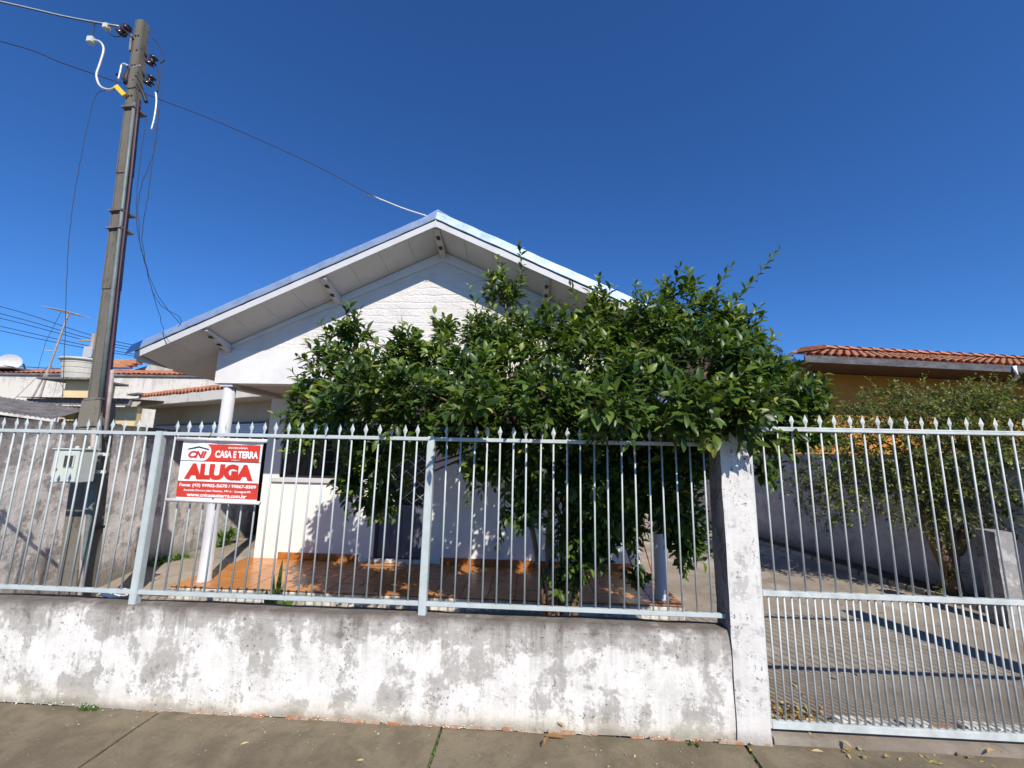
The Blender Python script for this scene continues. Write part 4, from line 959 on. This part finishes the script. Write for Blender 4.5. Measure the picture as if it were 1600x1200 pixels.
# grass and moss in joints
pts = []
for k in range(60):
    t = nr.uniform(0,1); pts.append((-2.46+nr.normal()*.007, -.03-t*.9*(1 if nr.uniform() < .7 else .5), -.01))
for k in range(110):
    pts.append((-.56+nr.normal()*.007, -.03-nr.uniform(0,1)*.9, -.01))
for k in range(60): pts.append((1.34+nr.normal()*.008, -.05-nr.uniform(0,1)*.5, -.01))
weed('joint_grass', 'short moss and grass growing in the joints of the sidewalk slabs', pts, M['weed'], .022, 3, .3, 'grass', stuff=True)
weed('weed_clump', 'tiny green tuft at the wall foot on the left of the sidewalk', [(-3.00+.02*i,-.055,0) for i in range(6)], M['weed'], .035, 12, .3)
weed('weed_clump', 'small low weed at the wall foot just left of the white pillar', [(1.00,-.07,0),(1.04,-.075,0)], M['weed'], .03, 10, .6)
# leaf litter
def litter(name, label, cx, cy, sx_, sy_, n, L, z=.0, mat=None, dirn=0):
    lv = []
    for _ in range(n):
        a = nr.uniform(0, 6.28); x = cx+nr.normal()*sx_; y = cy+nr.normal()*sy_+dirn*(x-cx)
        lv.append((np.array([x, y, z+nr.uniform(.002,.022)]), np.array([math.cos(a),math.sin(a),nr.uniform(-.1,.25)]), unit(np.array([0,0,1.])+nr.normal(size=3)*.25), L*nr.uniform(.6,1.1), L*.4, nr.uniform(0,1)))
    A_ = [np.array([q[i] for q in lv]) for i in range(6)]
    o = place(name, leaves_mesh(name, mat or M['dry'], *A_[:5], A_[5], .2, .25)); tag(o, label, 'leaf litter', None, 'stuff'); return o
litter('leaf_litter', 'dry brown leaves heaped behind the gate beside the pillar', 1.78, .22, .12, .07, 110, .06, .045, dirn=-.35)
litter('leaf_litter', 'scattered dry leaves on the sidewalk below the gate', 2.1, -.09, .35, .03, 26, .045, .002)
litter('leaf_litter', 'sparse bits of dry leaf strewn over the sidewalk', 0, -.35, 1.6, .16, 30, .02, .002)
litter('leaf_litter', 'dead leaves on the soil under the citrus tree', .4, .6, .8, .3, 140, .07, .045)
litter('leaf_litter', 'dead leaves on the driveway under the shrub', 4.3, 2.8, .5, .5, 40, .05, .07)
def fallen(label, x, y, ang, L, tone, z=.002):
    me = leaves_mesh('fallen_leaf', M['dry'], np.zeros((1,3)), np.array([[math.cos(ang),math.sin(ang),.05]]), np.array([[.1,-.1,1.]]), np.array([L]), np.array([L*.34]), np.array([tone]), .25, .12)
    tag(place('fallen_leaf', me, (x,y,z)), label, 'leaf')
fallen('long brown fallen leaf at the foot of the wall right of the middle post', .10, -.085, .0, .13, .05, .012)
fallen('small pale fallen leaf on the left half of the sidewalk', -1.72, -.30, .5, .055, .65)
fallen('pale fallen leaf with a stalk near the middle of the sidewalk', -.98, -.37, .1, .05, .6)
fallen('green yellow fallen leaf on the sidewalk under the gate', 2.36, -.11, -.2, .10, .95)
fallen('yellow fallen leaf touching the bottom gate rail by the pillar', 1.72, -.07, -.1, .09, .6)
fallen('slim dry leaf on the sidewalk near the pillar', .62, -.22, 1.0, .04, .6)

b = MB()
for _ in range(550):
    x = nr.uniform(-3.2,3.4); y = -.04-abs(nr.normal())*.22; q = nr.uniform(.0015,.006)*(1 if nr.uniform() < .96 else 2)
    z0 = .001; i = len(b.v); a0 = nr.uniform(0,6)
    for j in range(4): b.v.append((x+q*math.cos(a0+j*1.57)*nr.uniform(.7,1.2), y+q*math.sin(a0+j*1.57)*nr.uniform(.7,1.2), z0))
    b.v.append((x, y, z0+q*.9))
    for j in range(4): b.f.append((i+j, i+(j+1)%4, i+4))
M['grit'] = mottled('grit', (.42,.38,.30), (.12,.10,.08), 30, .9, bump=0)
tag(b.obj('sidewalk_grit', M['grit']), 'loose grit and crumbs of plaster on the sidewalk at the wall foot', 'grit', None, 'stuff')
# red stick and white plastic
tag(MB().tube([(1.44,3.0,.95),(1.50,2.95,.66),(1.63,2.85,.10)], .007, 8).obj('red_stick', M['redpaint'], smooth=True), 'thin red stick leaning beside the right porch column', 'stick')
import bmesh
bmm = bmesh.new(); bmesh.ops.create_icosphere(bmm, subdivisions=3, radius=.05)
for v in bmm.verts:
    v.co = Vector((v.co.x*1.7, v.co.y*.8, v.co.z*.55))*(1+.35*math.sin(v.co.x*90+v.co.z*70)*math.cos(v.co.y*80)+rnd.uniform(-.1,.1))
me = bpy.data.meshes.new('plastic_bag'); bmm.to_mesh(me); bmm.free(); me.materials.append(M['plastic'])
tag(place('plastic_bag', me, (-3.08,.14,.665), (0,0,.2)), 'crumpled white plastic wrapper on the wall top left of the first railing post', 'litter')

# ================================================================== NEIGHBOUR HOUSES, LEFT
def L3(a, b, t): return Vector(a).lerp(Vector(b), t)
# beige house right behind the boundary wall, eave with a sagging cement fascia
bh = thing('beige_house', 'low beige neighbour house with whitewashed eave and a pale blue shutter', 'house')
EA = Vector((-12.5, 9.1, 2.90)); EB = Vector((-4.6, 5.15, 2.90)); ed = (EB-EA).normalized(); en = Vector((-ed.y, ed.x, 0))
b = MB(); n = 26; prev = None
for k in range(n+1):
    p = EA+(EB-EA)*(k/n)+Vector((0,0,rnd.uniform(-.008,.008))); q = [p, p+Vector((0,0,.23+rnd.uniform(-.02,.02))), p+en*.10+Vector((0,0,.23)), p+en*.10]
    if prev:
        i = len(b.v); b.v += [*prev, *q]
        for j in range(4): b.f.append((i+j, i+(j+1)%4, i+4+(j+1)%4, i+4+j))
    else: b.poly(q)
    prev = q
b.obj('eave_fascia', M['farplaster'], bh)
MB().hexa([EA+en*.10, EB+en*.10, EB+en*.75, EA+en*.75, *[v+Vector((0,0,.05)) for v in (EA+en*.10, EB+en*.10, EB+en*.75, EA+en*.75)]]).obj('eave_soffit', M['beige'], bh)
wa, wb = EA+en*.70+ed*.2, EB+en*.70
MB().hexa([Vector((v.x,v.y,0)) for v in (wa, wb, wb+en*.15, wa+en*.15)]+[Vector((v.x,v.y,2.9)) for v in (wa, wb, wb+en*.15, wa+en*.15)]).obj('wall', M['beige'], bh)
sa, sb_ = wa+ed*.35-en*.02, wa+ed*8.2-en*.02
for k in range(20):
    z0_ = 1.2+k*.058
    MB().hexa([Vector((sa.x,sa.y,z0_)), Vector((sb_.x,sb_.y,z0_)), Vector((sb_.x,sb_.y,z0_))-en*.02, Vector((sa.x,sa.y,z0_))-en*.02, Vector((sa.x,sa.y,z0_+.05)), Vector((sb_.x,sb_.y,z0_+.05)), Vector((sb_.x,sb_.y,z0_+.05))-en*.012, Vector((sa.x,sa.y,z0_+.05))-en*.012]).obj('shutter_slat', M['blue_white'], bh)
MB().hexa([Vector((v.x,v.y,2.36)) for v in (sa-en*.03, sb_-en*.03, sb_, sa)]+[Vector((v.x,v.y,2.40)) for v in (sa-en*.03, sb_-en*.03, sb_, sa)]).obj('shutter_head', M['frame_dark'], bh)
# clay tiles along the eave edge
tmesh = MB()
for j in range(7):
    t = math.pi*j/6
    tmesh.v += [(math.cos(t)*.09, 0, math.sin(t)*.065), (math.cos(t)*.075, .38, math.sin(t)*.05+.09)]
for j in range(6): tmesh.f.append((j*2, j*2+2, j*2+3, j*2+1))
for j in range(7):
    t = math.pi*j/6; tmesh.v += [(math.cos(t)*.075, 0, math.sin(t)*.05-.01)]
for j in range(6): tmesh.f.append((j*2, 14+j, 15+j, j*2+2))
tme = tmesh.mesh('roof_tile', M['terracotta'])
ang = math.atan2(ed.y, ed.x); n = int((EB-EA).length/.19)
for k in range(5, n):
    for row in range(3):
        p = EA+ed*(.19*k)+en*(.0+.36*row)+Vector((0,0,.235+.09*row+rnd.uniform(-.006,.006)))
        place('roof_tile', tme, p, (0,0,ang+rnd.uniform(-.04,.04)), bh, (1,1,1.8))
MB().beam(EA+ed*.3+Vector((0,0,.36)), EA+ed*1.1+Vector((0,0,.36)), .2, .05).obj('eave_cap', M['corr'], bh)
# long white wall with orange roof far behind
lw_ = thing('white_building', 'long whitewashed building with orange tiled roof behind the water tank', 'building')
MB().box(-27, -9.5, 12.0, 12.2, 0, 4.36).obj('wall', M['farplaster'], lw_)
MB().box(-27, -9.5, 11.93, 12.25, 4.36, 4.42).obj('eave_strip', M['corr'], lw_)
rowm = MB()
for j in range(7):
    t = math.pi*j/6; rowm.v += [(math.cos(t)*.10, 0, math.sin(t)*.06), (math.cos(t)*.10, 1.6, math.sin(t)*.06+.42)]
for j in range(6): rowm.f.append((j*2, j*2+2, j*2+3, j*2+1))
rme = rowm.mesh('tile_row', M['terracotta'])
for k in range(85): place('tile_row', rme, (-26.9+k*.204, 11.9, 4.43+rnd.uniform(-.006,.006)), (0,0,0), lw_)
MB().hexa([(-27,11.92,4.425),(-9.5,11.92,4.425),(-9.5,13.6,4.87),(-27,13.6,4.87),(-27,11.92,4.43),(-9.5,11.92,4.43),(-9.5,13.6,4.875),(-27,13.6,4.875)]).obj('roof_deck', M['terracotta'], lw_)
MB().prism([(-17.9,4.8),(-12.2,4.8),(-14.3,5.55),(-15.0,5.75)], 13.9, 14.1).obj('rear_gable', M['farplaster'], lw_)
for k in range(4): MB().box(-19.4, -17.0+.1*k, 13.2+.1*k, 13.5+.1*k, 4.95+.11*k, 5.04+.11*k).obj('ridge_tile', M['terracotta2'], lw_)
MB().box(-27, -20.2, 11.80, 12.9, 4.60, 4.66).obj('dark_sheet', M['corr'], lw_)
# yellow tower with tank on a slab
tw_ = thing('yellow_tower', 'small pale yellow outbuilding with a concrete slab on top and corrugated eave', 'building')
MB().box(-12.77, -12.07, 7.6, 8.3, 2.9, 3.448).obj('tower_wall', M['yellow_wall'], tw_)
MB().box(-13.3, -11.87, 7.32, 8.5, 3.45, 3.51).obj('tank_slab', M['corr'], tw_, bevel=.01)
b = MB(); n = 46
for k in range(n):
    xa = lerp(-13.15, -10.2, k/n); xb = lerp(-13.15, -10.2, (k+1)/n); za = 2.90+.012*(k % 2); zb_ = 2.90+.012*((k+1) % 2)
    b.quad((xa,6.85,za), (xb,6.85,zb_), (xb,8.6,zb_+.12), (xa,8.6,za+.12))
b.obj('corrugated_roof', M['corr'], tw_)
MB().box(-13.0, -10.2, 6.98, 7.02, 2.74, 2.885).obj('eave_board', M['corr'], tw_)
wall_b = MB(); wall_with_holes(wall_b, -12.25, -10.35, 0, 2.74, 7.35, 7.5, [(-12.05,-11.75,.2,2.6), (-11.0,-10.7,1.5,2.3)])
wall_b.obj('wall', M['yellow_wall'], tw_)
MB().box(-12.04, -11.76, 7.46, 7.49, .2, 2.59).obj('door', M['brown'], tw_)
for xa in (-11.0,): MB().box(xa+.01, xa+.29, 7.45, 7.48, 1.51, 2.29).obj('window', M['glass'], tw_)
MB().box(-12.4, -12.26, 7.30, 7.50, 0, 2.74).obj('wall_post', M['yellow_wall'], tw_)
tk_ = thing('water_tank', 'round cream water tank with ribbed sides standing on the slab left of the pole', 'water tank')
MB().lathe((-12.46,7.75,3.511), [(.43,0),(.445,.14),(.455,.145),(.465,.29),(.475,.295),(.485,.42),(.495,.425),(.50,.50)], 32).obj('tank_body', M['tank'], tk_, smooth=False)
MB().lathe((-12.46,7.75,4.00), [(.535,0),(.55,.03),(.545,.06),(.40,.09),(.1,.11)], 32).obj('tank_lid', M['tank'], tk_, smooth=True)
# low brown shed with corrugated roof at the far left
sh = thing('brown_shed', 'low shed with sagging dark corrugated roof at the far left edge', 'shed')
b = MB(); n = 40
for k in range(n):
    t0, t1 = k/n, (k+1)/n; z0_ = .02*(k % 2); z1_ = .02*((k+1) % 2)
    a = L3((-12.5,5.2,2.52), (-10.55,5.6,2.27), t0)+Vector((0,0,z0_)); c = L3((-12.5,5.2,2.52), (-10.55,5.6,2.27), t1)+Vector((0,0,z1_))
    b.quad(a, c, c+Vector((-.9,1.5,.36)), a+Vector((-.9,1.5,.36)))
b.obj('corrugated_roof', M['corr'], sh)
MB().hexa([(-12.5,5.42,0),(-10.65,5.72,0),(-10.65,5.84,0),(-12.5,5.54,0),(-12.5,5.42,2.44),(-10.65,5.72,2.22),(-10.65,5.84,2.22),(-12.5,5.54,2.44)]).obj('wall', M['brown'], sh)
MB().box(-11.6, -10.7, 5.45, 5.5, 1.9, 2.03).obj('ledge', M['corr'], sh)
# TV antenna, dish
an = thing('tv_antenna', 'tall thin leaning television aerial on a mast above the orange roof', 'antenna')
MB().tube([(-17.78,11,2.9), (-17.6,11,4.6), (-17.29,11,6.58)], .035, 6).obj('mast', M['pvc'], an)
for dx, z in ((-.0,6.52), (.0,6.42)):
    pass
MB().tube([(-17.9,11,6.68), (-17.3,11,6.56), (-16.9,11,6.50)], .022, 5).obj('boom', M['alu'], an)
for k in range(7):
    t = k/6; x = lerp(-17.85,-16.95,t); z = lerp(6.67,6.51,t)
    MB().tube([(x-.13,10.65,z+.03), (x+.13,11.35,z-.03)], .014, 4).obj('element', M['alu'], an)
MB().tube([(-17.95,11,5.12), (-17.55,11,5.08), (-17.45,11,5.12)], .018, 4).obj('lower_element', M['alu'], an)
MB().tube([(-17.6,11,6.6), (-17.95,11,5.5), (-18.05,11,4.4)], .008, 4).obj('guy_wire', M['cable'], an)
for a in ((-19.9,11.6,2.9), (-16.6,11.3,2.9)): MB().tube([(-17.6,11,4.6), a], .008, 4).obj('guy_wire', M['cable'], an)
MB().tube([(-17.62,11,4.5), (-18.05,10.9,2.9)], .03, 5).obj('brace', M['pvc'], an)
ds = thing('satellite_dish', 'white satellite dish above the orange roof at the far left edge', 'satellite dish')
b = MB(); n = 24
for r, d in ((0,0),(.13,.01),(.26,.04),(.37,.085)):
    for j in range(n): t = 2*math.pi*j/n; b.v.append((r*math.cos(t), r*math.sin(t)*.88, d))
for k in range(3):
    for j in range(n): b.f.append((k*n+j, k*n+(j+1)%n, (k+1)*n+(j+1)%n, (k+1)*n+j))
o = b.obj('reflector', M['dish'], ds, smooth=True); o.matrix_world = Matrix.Translation((-21.75,12.9,5.05)) @ Matrix.Rotation(math.radians(32), 4, 'Z') @ Matrix.Rotation(math.radians(82), 4, 'X')
MB().tube([(-21.3,13.0,5.0), (-20.9,12.9,4.5)], .035, 6).obj('mount_arm', M['cable'], ds)
MB().tube([(-21.5,12.85,4.85), (-21.2,12.3,4.8)], .015, 5).obj('feed_arm', M['cable'], ds)
# far street pole and lines
fp = thing('far_utility_pole', 'distant utility pole with crossarms partly hidden behind the near pole', 'pole')
MB().tube([(-24.15,18,0), (-24.1,18,5), (-24.15,18,7.75)], [.2,.17,.13], 8).obj('shaft', M['pvc'], fp)
MB().box(-25.0, -23.5, 17.95, 18.05, 7.35, 7.43).obj('crossarm', M['pvc'], fp)
MB().box(-24.4, -23.9, 17.8, 17.86, 6.4, 7.0).obj('bracket', M['alu'], fp)
for k, (za, zb_, zc) in enumerate(((9.3,7.65,6.9), (8.9,7.45,6.75), (8.65,7.3,6.6), (8.2,7.05,6.45), (7.95,6.9,6.35), (6.1,5.75,5.6), (5.8,5.6,5.5))):
    lab = ['topmost', 'second', 'third', 'fourth', 'fifth', 'sixth', 'lowest'][k]+' of the far street wires crossing the sky at the left edge'
    wire([(-40,18,za+2.0), (-30,18,za), (-24.2,18,zb_), (-20,18.5,zc), (-12,20,zc-1)], .02, M['cable'], 'street_wire', lab, 'far street wires')

# ================================================================== ORANGE HOUSE, RIGHT
oh = thing('orange_house', 'orange neighbour house with clay tile roof above the right boundary wall', 'house')
A = Vector((5.41, 5.34, 3.68)); B = Vector((10.27, 6.13, 3.68)); d = (B-A).normalized(); nrm = Vector((-d.y, d.x, 0))
FL = 4.74
MB().hexa([A, A+d*FL, A+d*FL+nrm*.03, A+nrm*.03, *[v+Vector((0,0,.135)) for v in (A, A+d*FL, A+d*FL+nrm*.03, A+nrm*.03)]]).obj('fascia_board', M['board'], oh)
A3 = A+d*(FL+.06)
MB().hexa([A3+d*0, A3+d*5, A3+d*5+nrm*.03, A3+nrm*.03, *[v+Vector((0,0,.135)) for v in (A3, A3+d*5, A3+d*5+nrm*.03, A3+nrm*.03)]]).obj('fascia_board', M['board'], oh)
MB().hexa([A+nrm*.03-Vector((0,0,-.02)), A+d*10+nrm*.03-Vector((0,0,-.02)), A+d*10+nrm*1.5-Vector((0,0,-.02)), A+nrm*1.5-Vector((0,0,-.02)), *[v+Vector((0,0,.05)) for v in (A+nrm*.03, A+d*10+nrm*.03, A+d*10+nrm*1.5, A+nrm*1.5)]]).obj('eave_soffit', M['brown'], oh)
w0 = A+nrm*1.0+d*.45; w1 = A+nrm*1.0+d*9.8
MB().hexa([Vector((v.x,v.y,0)) for v in (w0, w1, w1+nrm*.15, w0+nrm*.15)]+[Vector((v.x,v.y,3.69)) for v in (w0, w1, w1+nrm*.15, w0+nrm*.15)]).obj('wall', M['orange_wall'], oh)
MB().hexa([Vector((v.x,v.y,0)) for v in (w0+nrm*.15, w0+nrm*7, w0+nrm*7+d*.15, w0+nrm*.15+d*.15)]+[Vector((v.x,v.y,3.69)) for v in (w0+nrm*.15, w0+nrm*7, w0+nrm*7+d*.15, w0+nrm*.15+d*.15)]).obj('side_wall', M['orange_wall'], oh)
p = A+d*(FL+.03)-nrm*.05
MB().tube([p+Vector((0,0,.12)), p+d*.03-Vector((0,0,.10)), p+nrm*.2-Vector((0,0,.3))], .035, 8).obj('downpipe', M['smooth_white'], oh, smooth=True)
# roof: tile rows parallel to the slope, hipped at the left end
pitch = .33; drun = 2.9
ang = math.atan2(d.y, d.x)
def cover_tile():
    b = MB()
    for j in range(6):
        t = math.pi*j/5
        b.v += [(math.cos(t)*.085, 0, math.sin(t)*.07), (math.cos(t)*.07, .42, math.sin(t)*.055+.42*pitch-.018)]
    for j in range(5): b.f.append((j*2, j*2+2, j*2+3, j*2+1))
    return b.mesh('roof_tile', M['terracotta2'])
ct = cover_tile(); cnt = 0
far_t = MB()
for k in range(52):
    u = .08+k*.19
    vmax = min(drun, .10+u*.9)
    r = 0
    while r*.37 < vmax:
        q = A+d*u+nrm*(r*.37-.03)+Vector((0,0,.14+pitch*(r*.37)+rnd.uniform(-.005,.005)))
        if cnt < 290 and r < 7: place('roof_tile', ct, q, (0,0,ang+rnd.uniform(-.03,.03)), oh); cnt += 1
        else:
            mt_ = Matrix.Translation(q) @ Matrix.Rotation(ang, 4, 'Z'); i = len(far_t.v)
            far_t.v += [tuple(mt_ @ v.co) for v in ct.vertices]; far_t.f += [tuple(i+x for x in pl.vertices) for pl in ct.polygons]
        r += 1
o = far_t.obj('roof_tiles_far', M['terracotta2'], oh); o['kind'] = 'stuff'
c = [A-nrm*.0+Vector((0,0,.136)), A+d*10+Vector((0,0,.136)), A+d*10+nrm*drun+Vector((0,0,.136+pitch*drun)), A+d*3.2+nrm*drun+Vector((0,0,.136+pitch*drun))]
MB().poly([*c]).obj('roof_deck', M['terracotta'], oh)
MB().poly([c[0], c[3], A+d*3.2+nrm*drun+Vector((0,0,.02)), A+nrm*.03+Vector((0,0,.02))]).obj('hip_deck', M['terracotta'], oh)
# hip and ridge caps
cap = MB()
for j in range(7):
    t = math.pi*j/6; cap.v += [(0, math.cos(t)*.13, math.sin(t)*.09+.03), (.42, math.cos(t)*.105, math.sin(t)*.07)]
for j in range(6): cap.f.append((j*2, j*2+2, j*2+3, j*2+1))
for j in range(6): cap.f.append((j*2, (j*2+2), 0))
cme = cap.mesh('ridge_tile', M['terracotta'])
h0 = c[0]; h1 = c[3]; hd = (h1-h0); nn = int(hd.length/.34)
for k in range(nn+1):
    q = h0+hd*(k/nn)+Vector((0,0,.05)); o = place('ridge_tile', cme, q, (0, -math.atan2(hd.z, math.hypot(hd.x, hd.y)), math.atan2(hd.y, hd.x)), oh)
for k in range(20):
    place('ridge_tile', cme, h1+d*(.36*k)+Vector((0,0,.06)), (0,0,ang), oh)
